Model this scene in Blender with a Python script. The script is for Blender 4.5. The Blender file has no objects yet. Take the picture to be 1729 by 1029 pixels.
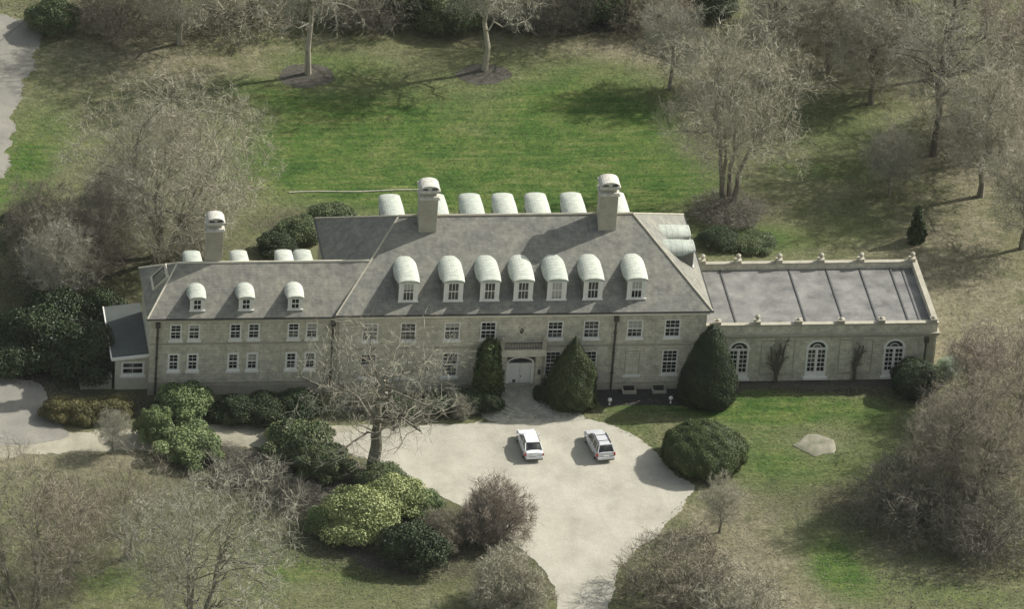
import bpy, math, random
import numpy as np
from mathutils import Vector
PI = math.pi
scene = bpy.context.scene
# ------------------------------------------------------------------ camera
PIT = math.radians(30.5); TH = math.radians(9.8); ROLL = 0.075; FPX = 12000.0; DIST = 12000/18.0
uh = Vector((math.cos(TH), -math.sin(TH), 0)); vh = Vector((math.sin(TH), math.cos(TH), 0))
FW = vh*math.cos(PIT) + Vector((0, 0, -math.sin(PIT)))
UP0 = vh*math.sin(PIT) + Vector((0, 0, math.cos(PIT)))
RT = uh*math.cos(ROLL) + UP0*math.sin(ROLL)
UPV = -uh*math.sin(ROLL) + UP0*math.cos(ROLL)
CAM = FW*(-DIST)
def at(px, py, ax, val):
    """point of the photograph (1729 x 1029) measured on the world plane axis=val"""
    d = RT*((px-864.5)/FPX) + UPV*((514.5-py)/FPX) + FW
    t = (val-CAM[ax])/d[ax]
    return CAM + d*t
CAM = CAM - at(877, 657, 2, 0) + Vector((0, 0, .4))
def Z(px, py, z=0.0): return at(px, py, 2, z)
cd = bpy.data.cameras.new('camera'); cam = bpy.data.objects.new('camera', cd)
scene.collection.objects.link(cam); scene.camera = cam
from mathutils import Matrix
M = Matrix(((RT.x, UPV.x, -FW.x, CAM.x), (RT.y, UPV.y, -FW.y, CAM.y), (RT.z, UPV.z, -FW.z, CAM.z), (0, 0, 0, 1)))
cam.matrix_world = M
cd.sensor_width = 36; cd.lens = FPX/1729*36; cd.clip_start = 5; cd.clip_end = 5000
# ------------------------------------------------------------------ sky and sun
SUN_A = math.radians(20); SUN_E = math.radians(37.5)
world = bpy.data.worlds.new('World'); scene.world = world; world.use_nodes = True
nt = world.node_tree; bg = nt.nodes['Background']
sky = nt.nodes.new('ShaderNodeTexSky'); sky.sky_type = 'NISHITA'; sky.sun_disc = False
sky.sun_elevation = SUN_E; sky.sun_rotation = PI/2-SUN_A; sky.air_density = 1.3; sky.dust_density = 2.5
hs = nt.nodes.new('ShaderNodeHueSaturation'); hs.inputs['Saturation'].default_value = .5; nt.links.new(sky.outputs[0], hs.inputs['Color']); wb = nt.nodes.new('ShaderNodeMix'); wb.data_type = 'RGBA'; wb.blend_type = 'MULTIPLY'; wb.inputs[0].default_value = 1; nt.links.new(hs.outputs[0], wb.inputs[6]); wb.inputs[7].default_value = (1.0, 1.0, .93, 1); nt.links.new(wb.outputs[2], bg.inputs[0]); bg.inputs[1].default_value = 0.105
sl = bpy.data.lights.new('sun', 'SUN'); sl.energy = 4.3; sl.angle = math.radians(0.6); sl.color = (1, .96, .885)
so = bpy.data.objects.new('sun', sl); scene.collection.objects.link(so)
sd = Vector((-math.cos(SUN_A)*math.cos(SUN_E), -math.sin(SUN_A)*math.cos(SUN_E), -math.sin(SUN_E)))
so.rotation_euler = sd.to_track_quat('-Z', 'Y').to_euler(); so.location = (100, 60, 120)
scene.view_settings.view_transform = 'Standard'; scene.view_settings.look = 'None'
scene.view_settings.exposure = 0.55; scene.view_settings.gamma = 1
scene.cycles.max_bounces = 6; scene.cycles.diffuse_bounces = 3

# ------------------------------------------------------------------ materials
def new_mat(name):
    m = bpy.data.materials.new(name); m.use_nodes = True
    n = m.node_tree; b = n.nodes['Principled BSDF']; return m, n, b
def ramp(n, stops):
    r = n.nodes.new('ShaderNodeValToRGB'); e = r.color_ramp.elements
    while len(e) < len(stops): e.new(.5)
    for i, (p, c) in enumerate(stops): e[i].position = p; e[i].color = (*c, 1)
    return r
def noise(n, vec, scale, detail=5, rough=.6):
    t = n.nodes.new('ShaderNodeTexNoise'); t.inputs['Scale'].default_value = scale
    t.inputs['Detail'].default_value = detail; t.inputs['Roughness'].default_value = rough
    if vec: n.links.new(vec, t.inputs['Vector'])
    return t
def mix(n, a, b, f, mode='MIX'):
    x = n.nodes.new('ShaderNodeMix'); x.data_type = 'RGBA'; x.blend_type = mode
    def put(sock, v):
        if isinstance(v, (tuple, list)): sock.default_value = (*v, 1)
        elif isinstance(v, (int, float)): sock.default_value = v
        else: n.links.new(v, sock)
    put(x.inputs[0], f); put(x.inputs[6], a); put(x.inputs[7], b)
    return x.outputs[2]
def simple(name, c1, c2=None, scale=2.0, rough=.8, bump=0, metal=0, spec=None, detail=6):
    m, n, b = new_mat(name); tc = n.nodes.new('ShaderNodeTexCoord')
    c2 = c2 or tuple(x*.8 for x in c1)
    t = noise(n, tc.outputs['Object'], scale, detail, .65)
    r = ramp(n, [(.3, c2), (.7, c1)]); n.links.new(t.outputs[0], r.inputs[0]); n.links.new(r.outputs[0], b.inputs['Base Color'])
    b.inputs['Roughness'].default_value = rough; b.inputs['Metallic'].default_value = metal
    if spec is not None: b.inputs['Specular IOR Level'].default_value = spec
    if bump:
        u = n.nodes.new('ShaderNodeBump'); u.inputs['Strength'].default_value = bump; u.inputs['Distance'].default_value = .05
        n.links.new(t.outputs[0], u.inputs['Height']); n.links.new(u.outputs[0], b.inputs['Normal'])
    return m
def coursed(name, c1, c2, mortar, bw, bh, zs=1.0, stain=(.5, .5, .5), stain_amt=.3, rough=.85, msize=.02, bscale=.25):
    """stone or slate laid in courses, following the object's own x+y and z"""
    m, n, b = new_mat(name); tc = n.nodes.new('ShaderNodeTexCoord'); s = n.nodes.new('ShaderNodeSeparateXYZ')
    n.links.new(tc.outputs['Object'], s.inputs[0])
    a = n.nodes.new('ShaderNodeMath'); a.operation = 'ADD'; n.links.new(s.outputs[0], a.inputs[0]); n.links.new(s.outputs[1], a.inputs[1])
    z = n.nodes.new('ShaderNodeMath'); z.operation = 'MULTIPLY'; z.inputs[1].default_value = zs; n.links.new(s.outputs[2], z.inputs[0])
    c = n.nodes.new('ShaderNodeCombineXYZ'); n.links.new(a.outputs[0], c.inputs[0]); n.links.new(z.outputs[0], c.inputs[1])
    k = n.nodes.new('ShaderNodeTexBrick'); n.links.new(c.outputs[0], k.inputs['Vector'])
    k.inputs['Scale'].default_value = 1; k.inputs['Brick Width'].default_value = bw; k.inputs['Row Height'].default_value = bh
    k.inputs['Mortar Size'].default_value = msize; k.inputs['Color1'].default_value = (*c1, 1); k.inputs['Color2'].default_value = (*c2, 1); k.inputs['Mortar'].default_value = (*mortar, 1)
    t1 = noise(n, tc.outputs['Object'], bscale, 6, .7); t2 = noise(n, tc.outputs['Object'], 1.7, 5, .7)
    r1 = ramp(n, [(.35, (0, 0, 0)), (.7, (1, 1, 1))]); n.links.new(t1.outputs[0], r1.inputs[0])
    f = n.nodes.new('ShaderNodeMath'); f.operation = 'MULTIPLY'; f.inputs[1].default_value = stain_amt; n.links.new(r1.outputs[0], f.inputs[0])
    c_a = mix(n, k.outputs[0], stain, f.outputs[0])
    r2 = ramp(n, [(.28, (.62, .63, .64)), (.72, (1.3, 1.29, 1.26))]); n.links.new(t2.outputs[0], r2.inputs[0])
    n.links.new(mix(n, c_a, r2.outputs[0], 1.0, 'MULTIPLY'), b.inputs['Base Color'])
    b.inputs['Roughness'].default_value = rough
    return m
def leafmat(name, dark, light, rough=.55, trans=.12):
    m, n, b = new_mat(name); a = n.nodes.new('ShaderNodeAttribute'); a.attribute_name = 'rnd'
    tc = n.nodes.new('ShaderNodeTexCoord'); t = noise(n, tc.outputs['Object'], 1.1, 3, .6)
    s = n.nodes.new('ShaderNodeMath'); s.operation = 'MULTIPLY_ADD'; s.inputs[1].default_value = .75
    n.links.new(a.outputs['Fac'], s.inputs[0])
    s2 = n.nodes.new('ShaderNodeMath'); s2.operation = 'MULTIPLY_ADD'; s2.inputs[1].default_value = .9; s2.inputs[2].default_value = -.33
    n.links.new(t.outputs[0], s2.inputs[0]); n.links.new(s2.outputs[0], s.inputs[2])
    r = ramp(n, [(0, dark), (1, light)]); n.links.new(s.outputs[0], r.inputs[0]); n.links.new(r.outputs[0], b.inputs['Base Color'])
    b.inputs['Roughness'].default_value = rough; b.inputs['Specular IOR Level'].default_value = .25
    return m
stone = coursed('limestone', (.60, .565, .455), (.50, .47, .38), (.42, .40, .325), .62, .31, 1, (.38, .365, .285), .6, .85, .02, .4)
stone_lt = simple('pale_stone', (.56, .53, .43), (.42, .395, .31), 1.5, .8, .2)
stone_wk = simple('weathered_stone', (.40, .375, .30), (.28, .262, .205), 1.3, .85, .3)
slate = coursed('slate', (.170, .170, .150), (.120, .121, .112), (.085, .086, .08), .42, .24, 1.75, (.245, .235, .185), .75, .7, .015, .5)
slate_w = coursed('slate_wing', (.175, .172, .15), (.13, .128, .115), (.09, .09, .082), .42, .24, 1.5, (.27, .255, .20), .8, .7, .015, .5)
copper = simple('verdigris_copper', (.53, .555, .50), (.34, .37, .33), 2.4, .6, .4, 0, .4, 9)
n_ = copper.node_tree; b_ = n_.nodes['Principled BSDF']; tc_ = n_.nodes.new('ShaderNodeTexCoord'); src_ = b_.inputs['Base Color'].links[0].from_socket
sp_ = n_.nodes.new('ShaderNodeSeparateXYZ'); n_.links.new(tc_.outputs['Object'], sp_.inputs[0]); m1_ = n_.nodes.new('ShaderNodeMath'); m1_.operation = 'FRACT'; m0_ = n_.nodes.new('ShaderNodeMath'); m0_.operation = 'MULTIPLY'; m0_.inputs[1].default_value = 1.9
n_.links.new(sp_.outputs[1], m0_.inputs[0]); n_.links.new(m0_.outputs[0], m1_.inputs[0]); r_ = ramp(n_, [(0, (.55, .57, .55)), (.16, (1, 1, 1)), (.8, (1, 1, 1)), (1, (1.12, 1.12, 1.1))]); n_.links.new(m1_.outputs[0], r_.inputs[0])
oi_ = n_.nodes.new('ShaderNodeObjectInfo'); r5_ = ramp(n_, [(0, (.82, .84, .82)), (1, (1.08, 1.06, 1.02))]); n_.links.new(oi_.outputs['Random'], r5_.inputs[0])
n_.links.new(mix(n_, mix(n_, src_, r_.outputs[0], 1.0, 'MULTIPLY'), r5_.outputs[0], 1.0, 'MULTIPLY'), b_.inputs['Base Color'])
white = simple('white_paint', (.78, .77, .72), (.66, .65, .60), 3, .5)
lead = simple('lead_roof', (.24, .235, .215), (.085, .085, .083), .6, .65, .4, 0, None, 9)
lead_dk = simple('lead_seam', (.09, .09, .09), (.06, .06, .06), 1, .6)
membrane = simple('green_slate', (.075, .085, .078), (.05, .058, .055), .8, .7, .2)
pipe = simple('dark_pipe', (.07, .065, .055), (.045, .04, .035), 3, .5)
iron = simple('iron', (.05, .05, .048), (.03, .03, .03), 3, .5)
paving = coursed('paving', (.40, .385, .32), (.33, .32, .27), (.22, .21, .18), .8, .5, 1, (.26, .255, .21), .4)
doorm = simple('door_paint', (.72, .71, .66), (.66, .65, .61), 3, .45)
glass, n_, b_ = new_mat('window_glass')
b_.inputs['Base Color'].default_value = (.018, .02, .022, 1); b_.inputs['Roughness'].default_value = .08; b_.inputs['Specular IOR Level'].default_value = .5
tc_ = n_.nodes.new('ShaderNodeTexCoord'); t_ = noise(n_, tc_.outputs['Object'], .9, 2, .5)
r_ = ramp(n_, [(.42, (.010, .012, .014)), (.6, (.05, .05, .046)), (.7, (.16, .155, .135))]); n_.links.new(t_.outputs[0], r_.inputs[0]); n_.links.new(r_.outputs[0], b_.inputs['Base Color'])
blind = simple('curtain', (.42, .41, .36), (.33, .32, .28), 3, .9)

# ------------------------------------------------------------------ mesh tools
class MB:
    def __init__(s): s.v = []; s.f = []; s.m = []
    def poly(s, pts, m=0):
        i = len(s.v); s.v += [tuple(p) for p in pts]; s.f.append(tuple(range(i, i+len(pts)))); s.m.append(m)
    def box(s, x0, x1, y0, y1, z0, z1, m=0):
        i = len(s.v)
        s.v += [(x0,y0,z0),(x1,y0,z0),(x1,y1,z0),(x0,y1,z0),(x0,y0,z1),(x1,y0,z1),(x1,y1,z1),(x0,y1,z1)]
        for q in ((0,3,2,1),(4,5,6,7),(0,1,5,4),(1,2,6,5),(2,3,7,6),(3,0,4,7)): s.f.append(tuple(i+k for k in q)); s.m.append(m)
    def prism(s, prof, y0, y1, m=0, caps=True, f=None):
        """profile of (x,z) points extruded along y"""
        f = f or (lambda x, y, z: (x, y, z)); n = len(prof); i = len(s.v)
        s.v += [f(x, y0, z) for x, z in prof] + [f(x, y1, z) for x, z in prof]
        for k in range(n): s.f.append((i+k, i+(k+1) % n, i+n+(k+1) % n, i+n+k)); s.m.append(m)
        if caps: s.f.append(tuple(range(i+n-1, i-1, -1))); s.m.append(m); s.f.append(tuple(range(i+n, i+2*n))); s.m.append(m)
    def tube(s, pts, rad, n=6, m=0, cap=True):
        i = len(s.v)
        for k, p in enumerate(pts):
            p = Vector(p); a = Vector(pts[max(0, k-1)]); b = Vector(pts[min(len(pts)-1, k+1)]); d = (b-a).normalized()
            q = d.orthogonal().normalized() if abs(d.z) < .99 else Vector((1, 0, 0)); w = d.cross(q).normalized(); q = w.cross(d)
            r = rad[k] if isinstance(rad, (list, tuple)) else rad
            for j in range(n): s.v.append(tuple(p+q*math.cos(2*PI*j/n)*r+w*math.sin(2*PI*j/n)*r))
        for k in range(len(pts)-1):
            for j in range(n): s.f.append((i+k*n+j, i+k*n+(j+1) % n, i+(k+1)*n+(j+1) % n, i+(k+1)*n+j)); s.m.append(m)
        if cap:
            s.f.append(tuple(range(i+n-1, i-1, -1))); s.m.append(m); e = i+(len(pts)-1)*n; s.f.append(tuple(range(e, e+n))); s.m.append(m)
    def lathe(s, c, prof, n=12, m=0):
        i = len(s.v)
        for r, z in prof:
            for j in range(n): s.v.append((c[0]+r*math.cos(2*PI*j/n), c[1]+r*math.sin(2*PI*j/n), c[2]+z))
        for k in range(len(prof)-1):
            for j in range(n): s.f.append((i+k*n+j, i+k*n+(j+1) % n, i+(k+1)*n+(j+1) % n, i+(k+1)*n+j)); s.m.append(m)
        s.f.append(tuple(range(i+n-1, i-1, -1))); s.m.append(m); e = i+(len(prof)-1)*n; s.f.append(tuple(range(e, e+n))); s.m.append(m)
    def build(s, name, mats, parent=None, loc=(0, 0, 0), rz=0, smooth=False, bevel=0):
        me = bpy.data.meshes.new(name); me.from_pydata(s.v, [], s.f)
        for m in (mats if isinstance(mats, (list, tuple)) else [mats]): me.materials.append(m)
        me.polygons.foreach_set('material_index', s.m)
        if smooth: me.polygons.foreach_set('use_smooth', [True]*len(s.f))
        me.update(); o = bpy.data.objects.new(name, me); scene.collection.objects.link(o)
        o.parent = parent; o.location = loc; o.rotation_euler = (0, 0, rz)
        if bevel:
            md = o.modifiers.new('b', 'BEVEL'); md.width = bevel; md.segments = 2
        return o
def tag(o, label=None, cat=None, group=None, kind=None):
    for k, val in (('label', label), ('category', cat), ('group', group), ('kind', kind)):
        if val: o[k] = val
    return o
def empty(name, loc, rz=0):
    o = bpy.data.objects.new(name, None); scene.collection.objects.link(o); o.location = loc; o.rotation_euler = (0, 0, rz); o.empty_display_size = .5
    return o
def copy_tree(o, parent=None):
    c = o.copy(); scene.collection.objects.link(c); c.parent = parent
    for ch in list(o.children): copy_tree(ch, c)
    return c

# ------------------------------------------------------------------ ground
GREG = [  # px, py, rx, ry (photo pixels), kind, strength
 (700,300,330,66,0,1.3),(800,215,330,70,0,.45),(1400,210,180,70,0,.42),(120,240,130,60,0,.3),(560,215,140,50,0,.55),(560,110,110,30,0,.6),(640,190,180,50,0,.4),(1000,230,150,110,0,.85),(1030,320,140,50,0,1.1),(430,150,80,25,0,.6),
 (20,340,60,90,0,.7),(60,240,60,90,0,.35),(1260,400,110,26,0,.8),(1400,290,150,18,0,.45),(1440,380,90,40,0,.35),(1180,300,80,40,0,.6),
 (1160,690,170,16,0,.9),(1400,690,170,28,0,.75),(1050,720,60,20,0,.45),(1340,800,110,36,0,.65),(1280,720,80,60,0,.5),(1480,760,80,40,0,.4),(1405,950,40,34,0,.6),(1440,985,50,30,0,.4),(1400,900,60,40,0,.4),(1480,985,120,40,0,.35),
 (560,965,90,18,0,.75),(450,960,60,60,0,.35),(180,980,70,30,0,.45),(80,790,60,30,0,.2),(620,1000,80,22,0,.3),(900,130,260,60,0,.3),(440,60,60,18,0,.3),(1650,1010,90,20,0,.45),
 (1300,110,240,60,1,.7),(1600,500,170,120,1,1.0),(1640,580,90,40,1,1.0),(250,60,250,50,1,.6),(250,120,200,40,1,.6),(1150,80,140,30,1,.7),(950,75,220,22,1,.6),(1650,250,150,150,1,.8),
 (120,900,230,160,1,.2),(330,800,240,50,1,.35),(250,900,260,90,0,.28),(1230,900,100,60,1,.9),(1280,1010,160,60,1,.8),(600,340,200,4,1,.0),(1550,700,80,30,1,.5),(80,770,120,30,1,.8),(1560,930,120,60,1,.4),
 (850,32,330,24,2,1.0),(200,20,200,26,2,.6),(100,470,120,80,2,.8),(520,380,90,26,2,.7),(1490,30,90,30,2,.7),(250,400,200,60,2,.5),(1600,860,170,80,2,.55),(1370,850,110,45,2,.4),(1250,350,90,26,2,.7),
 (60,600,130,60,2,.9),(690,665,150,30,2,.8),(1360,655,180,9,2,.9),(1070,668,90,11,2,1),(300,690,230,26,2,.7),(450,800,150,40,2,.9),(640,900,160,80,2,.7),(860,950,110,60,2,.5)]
def build_ground():
    xs = np.concatenate([[-900,-500,-250,-150,-110,-85], np.arange(-72, 72.1, .8), [85,110,150,250,500,900]])
    ys = np.concatenate([[-620,-400,-200,-120,-90], np.arange(-78, 102.1, .8), [115,140,200,320,600,1200]])
    X, Y = np.meshgrid(xs, ys); nx = len(xs); ny = len(ys)
    co = np.stack([X.ravel(), Y.ravel(), np.zeros(X.size)], 1)
    me = bpy.data.meshes.new('ground'); me.vertices.add(len(co)); me.vertices.foreach_set('co', co.ravel())
    i = np.arange((nx-1)*(ny-1)); r = i//(nx-1); c = i % (nx-1); a = r*nx+c
    q = np.stack([a, a+1, a+1+nx, a+nx], 1).ravel()
    me.loops.add(len(q)); me.loops.foreach_set('vertex_index', q); me.polygons.add(len(i)); me.polygons.foreach_set('loop_start', np.arange(len(i))*4)
    me.update(calc_edges=True)
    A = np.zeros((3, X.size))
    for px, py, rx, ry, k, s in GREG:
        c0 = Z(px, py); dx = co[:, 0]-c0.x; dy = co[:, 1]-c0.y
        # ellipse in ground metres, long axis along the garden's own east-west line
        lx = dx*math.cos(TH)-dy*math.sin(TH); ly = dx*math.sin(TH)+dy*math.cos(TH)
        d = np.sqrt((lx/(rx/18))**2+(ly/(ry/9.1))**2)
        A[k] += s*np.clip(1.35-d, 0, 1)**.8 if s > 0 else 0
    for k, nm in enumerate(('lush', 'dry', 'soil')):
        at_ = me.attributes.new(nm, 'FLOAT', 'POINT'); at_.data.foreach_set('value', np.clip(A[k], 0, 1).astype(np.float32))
    m, n, b = new_mat('meadow'); tc = n.nodes.new('ShaderNodeTexCoord'); O = tc.outputs['Object']
    nA = noise(n, O, .09, 6, .65); nB = noise(n, O, .42, 9, .74); nC = noise(n, O, 3.5, 5, .75); nD = noise(n, O, .22, 6, .7)
    base = ramp(n, [(.32, (.070, .088, .036)), (.48, (.115, .122, .060)), (.62, (.150, .150, .085)), (.74, (.215, .20, .135))]); n.links.new(nB.outputs[0], base.inputs[0])
    mp = n.nodes.new('ShaderNodeMapping'); mp.inputs['Scale'].default_value = (.16, 1.3, 1); mp.inputs['Rotation'].default_value = (0, 0, -.02); n.links.new(O, mp.inputs[0]); nS = noise(n, mp.outputs[0], 1.0, 7, .72); nM = n.nodes.new('ShaderNodeMix'); nM.inputs[0].default_value = .5; n.links.new(nD.outputs[0], nM.inputs[2]); n.links.new(nS.outputs[0], nM.inputs[3])
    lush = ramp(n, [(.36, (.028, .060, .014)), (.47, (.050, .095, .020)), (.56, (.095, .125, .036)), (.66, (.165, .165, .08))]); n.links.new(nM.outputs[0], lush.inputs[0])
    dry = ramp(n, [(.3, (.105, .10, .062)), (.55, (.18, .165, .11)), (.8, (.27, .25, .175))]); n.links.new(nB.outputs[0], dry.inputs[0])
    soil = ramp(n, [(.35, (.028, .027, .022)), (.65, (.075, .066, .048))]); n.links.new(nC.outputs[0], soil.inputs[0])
    def fac(nm, amt):
        a = n.nodes.new('ShaderNodeAttribute'); a.attribute_name = nm
        s = n.nodes.new('ShaderNodeMath'); s.operation = 'SUBTRACT'; n.links.new(nB.outputs[0], s.inputs[0]); s.inputs[1].default_value = .5
        t = n.nodes.new('ShaderNodeMath'); t.operation = 'MULTIPLY_ADD'; n.links.new(s.outputs[0], t.inputs[0]); t.inputs[1].default_value = amt; n.links.new(a.outputs['Fac'], t.inputs[2])
        mr = n.nodes.new('ShaderNodeMapRange'); mr.inputs[1].default_value = .12; mr.inputs[2].default_value = .85; n.links.new(t.outputs[0], mr.inputs[0])
        return mr.outputs[0]
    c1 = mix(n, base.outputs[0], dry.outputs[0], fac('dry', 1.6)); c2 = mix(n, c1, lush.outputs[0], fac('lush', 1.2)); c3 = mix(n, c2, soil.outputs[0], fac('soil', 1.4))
    r2 = ramp(n, [(.28, (.5, .5, .5)), (.72, (1.5, 1.5, 1.5))]); n.links.new(nC.outputs[0], r2.inputs[0])
    nE = noise(n, O, 1.5, 4, .7); r3 = ramp(n, [(.3, (.6, .62, .6)), (.5, (1, 1, 1)), (.7, (1.45, 1.4, 1.35))]); n.links.new(nE.outputs[0], r3.inputs[0]); c4 = mix(n, c3, r3.outputs[0], .8, 'MULTIPLY')
    n.links.new(mix(n, c4, r2.outputs[0], 1.0, 'MULTIPLY'), b.inputs['Base Color'])
    b.inputs['Roughness'].default_value = .95; b.inputs['Specular IOR Level'].default_value = .1
    bp = n.nodes.new('ShaderNodeBump'); bp.inputs['Strength'].default_value = .7; bp.inputs['Distance'].default_value = .12
    n.links.new(nC.outputs[0], bp.inputs['Height']); n.links.new(bp.outputs[0], b.inputs['Normal'])
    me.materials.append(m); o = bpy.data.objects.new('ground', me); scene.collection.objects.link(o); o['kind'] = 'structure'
build_ground()
def sheet(name, pix, z, mat, edge=.12, seed=1, world=False, sub=14):
    """flat sheet whose outline is a smooth closed curve, edge slightly ragged"""
    rnd = random.Random(seed); P = [Vector(p) if world else Z(*p) for p in pix]; n = len(P); out = []
    for i in range(n):
        p0, p1, p2, p3 = P[i-1], P[i], P[(i+1) % n], P[(i+2) % n]
        for k in range(sub):
            t = k/sub
            q = .5*((2*p1)+(p2-p0)*t+(2*p0-5*p1+4*p2-p3)*t*t+(3*p1-p0-3*p2+p3)*t**3)
            w = math.sin(q.x*1.3+q.y*.7+seed)*.9+math.sin(q.x*3.1-q.y*2.3)*.6
            out.append((q.x+rnd.uniform(-edge, edge)+w*edge, q.y+rnd.uniform(-edge, edge)-w*edge, z))
    me = bpy.data.meshes.new(name); me.from_pydata(out, [], [tuple(range(len(out)))]); me.update()
    if me.polygons[0].normal.z < 0: me.flip_normals()
    me.materials.append(mat); o = bpy.data.objects.new(name, me); scene.collection.objects.link(o); o['kind'] = 'structure'; return o
def gravelmat(name, c1, c2, c3):
    m, n, b = new_mat(name); tc = n.nodes.new('ShaderNodeTexCoord'); O = tc.outputs['Object']
    a = noise(n, O, .22, 9, .72); r = ramp(n, [(.33, c1), (.5, c2), (.66, c3)]); n.links.new(a.outputs[0], r.inputs[0])
    c = noise(n, O, 6, 4, .8); r2 = ramp(n, [(.3, (.82, .82, .82)), (.7, (1.12, 1.12, 1.12))]); n.links.new(c.outputs[0], r2.inputs[0])
    mp = n.nodes.new('ShaderNodeMapping'); mp.inputs['Scale'].default_value = (1.1, .07, 1); n.links.new(O, mp.inputs[0]); d_ = noise(n, O, .12, 2, .5); vm = n.nodes.new('ShaderNodeVectorMath'); vm.operation = 'MULTIPLY_ADD'; n.links.new(d_.outputs[1], vm.inputs[0]); vm.inputs[1].default_value = (5, 0, 0); n.links.new(mp.outputs[0], vm.inputs[2])
    tr = noise(n, vm.outputs[0], .8, 3, .5); r4 = ramp(n, [(.40, (.80, .80, .78)), (.50, (1, 1, 1)), (.62, (1.06, 1.06, 1.05))]); n.links.new(tr.outputs[0], r4.inputs[0]); cc = mix(n, r.outputs[0], r4.outputs[0], .22, 'MULTIPLY')
    n.links.new(mix(n, cc, r2.outputs[0], 1.0, 'MULTIPLY'), b.inputs['Base Color']); b.inputs['Roughness'].default_value = .95
    bp = n.nodes.new('ShaderNodeBump'); bp.inputs['Strength'].default_value = .35; bp.inputs['Distance'].default_value = .05
    n.links.new(c.outputs[0], bp.inputs['Height']); n.links.new(bp.outputs[0], b.inputs['Normal']); return m
gravel = gravelmat('pale_gravel', (.30, .287, .235), (.375, .358, .295), (.43, .41, .345))
asphalt = gravelmat('worn_asphalt', (.17, .165, .145), (.215, .205, .175), (.27, .255, .21)); pathm = gravelmat('path_gravel', (.20, .19, .14), (.31, .29, .22), (.40, .375, .285))
mulch = simple('mulch', (.085, .076, .06), (.035, .032, .026), 2.5, .95, .6)
soil_shade = simple('soil_painted_shade', (.035, .034, .032), (.015, .015, .016), 2.5, .95, .6)  # bed soil, its colour blackened to paint in the shade along the facade foot
sheet('driveway', [(575,733),(640,724),(760,717),(840,714),(905,713),(975,710),(1012,713),(1055,728),(1090,750),(1117,776),(1140,803),(1172,822),(1155,850),(1130,880),(1105,908),(1062,940),(1040,980),(1030,1029),(1030,1110),(1030,1200),(925,1200),(935,1110),(942,1029),(930,985),(900,945),(850,905),(790,862),(710,822),(660,796),(625,778),(590,765),(560,752)], .020, gravel, .10)
sheet('path', [(640,724),(560,718),(480,716),(370,718),(240,722),(150,728),(100,736),(50,742),(0,748),(-120,750),(-120,778),(0,774),(60,768),(120,764),(190,762),(300,760),(400,756),(470,758),(560,764),(625,772)], .014, pathm, .15, 2)
sheet('road', [(-200,632),(-60,636),(0,638),(60,646),(78,664),(82,696),(104,720),(112,740),(40,752),(-60,756),(-200,758)], .026, asphalt, .08, 3)
sheet('lane', [(-60,15),(20,28),(60,45),(66,72),(52,120),(30,170),(18,220),(16,262),(4,300),(-30,340),(-120,380),(-200,360),(-160,180),(-120,60)], .014, asphalt, .25, 4)
sheet('mulch_ring', [(470,128),(490,112),(520,107),(550,113),(563,128),(550,143),(518,149),(485,143)], .016, mulch, .12, 5)
sheet('mulch_ring', [(770,124),(795,111),(820,108),(850,113),(862,126),(848,138),(815,143),(785,137)], .016, mulch, .12, 6)
sheet('planting_bed', [(1008,656),(1100,653),(1150,652),(1160,684),(1100,684),(1040,686),(1012,684)], .014, soil_shade, .08, 7)
sheet('planting_bed', [(1225,645),(1380,641),(1580,636),(1590,655),(1480,655),(1380,659),(1300,656),(1235,662)], .014, mulch, .15, 8)
sheet('planting_bed', [(380,760),(470,762),(560,770),(640,800),(720,840),(740,900),(700,965),(630,960),(560,910),(530,850),(440,815),(380,790)], .014, mulch, .4, 9)
sheet('forecourt', [(Z(828,712).x, Z(828,712).y, 0), (-4.2, -2.2, 0), (-2.6, -.6, 0), (2.6, -.6, 0), (4.0, -2.2, 0), (Z(985,709).x, Z(985,709).y, 0), (Z(905,714).x, Z(905,714).y, 0)], .032, paving, .03, 10, True)
ridge_line = MB(); a0 = Z(488,326); a1 = Z(705,322); ridge_line.tube([a0.lerp(a1, t)+Vector((0, math.sin(t*9)*.1, .06)) for t in np.linspace(0, 1, 14)], .075, 5)
tag(ridge_line.build('stone_kerb', stone), 'thin pale stone edging line across the green lawn behind the house', 'edging')

# ------------------------------------------------------------------ the house
house = empty('country_house', (0, 0, 0))
tag(house, 'long stone country house with slate hipped roof, green copper dormers and flat-roofed wing', 'house')
def wall_panel(mb, x0, x1, z0, z1, y, ops, dep=.22):
    xs = sorted({x0, x1, *[o[0] for o in ops], *[o[1] for o in ops]}); zs = sorted({z0, z1, *[o[2] for o in ops], *[o[3] for o in ops]})
    for i in range(len(xs)-1):
        for k in range(len(zs)-1):
            cx = (xs[i]+xs[i+1])/2; cz = (zs[k]+zs[k+1])/2
            if any(o[0] < cx < o[1] and o[2] < cz < o[3] for o in ops): continue
            mb.poly([(xs[i], y, zs[k]), (xs[i+1], y, zs[k]), (xs[i+1], y, zs[k+1]), (xs[i], y, zs[k+1])])
    for a, b, c, d in ops:
        mb.poly([(a, y, c), (a, y, d), (a, y+dep, d), (a, y+dep, c)]); mb.poly([(b, y, c), (b, y+dep, c), (b, y+dep, d), (b, y, d)])
        mb.poly([(a, y, d), (b, y, d), (b, y+dep, d), (a, y+dep, d)]); mb.poly([(a, y, c), (a, y+dep, c), (b, y+dep, c), (b, y, c)])
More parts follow.
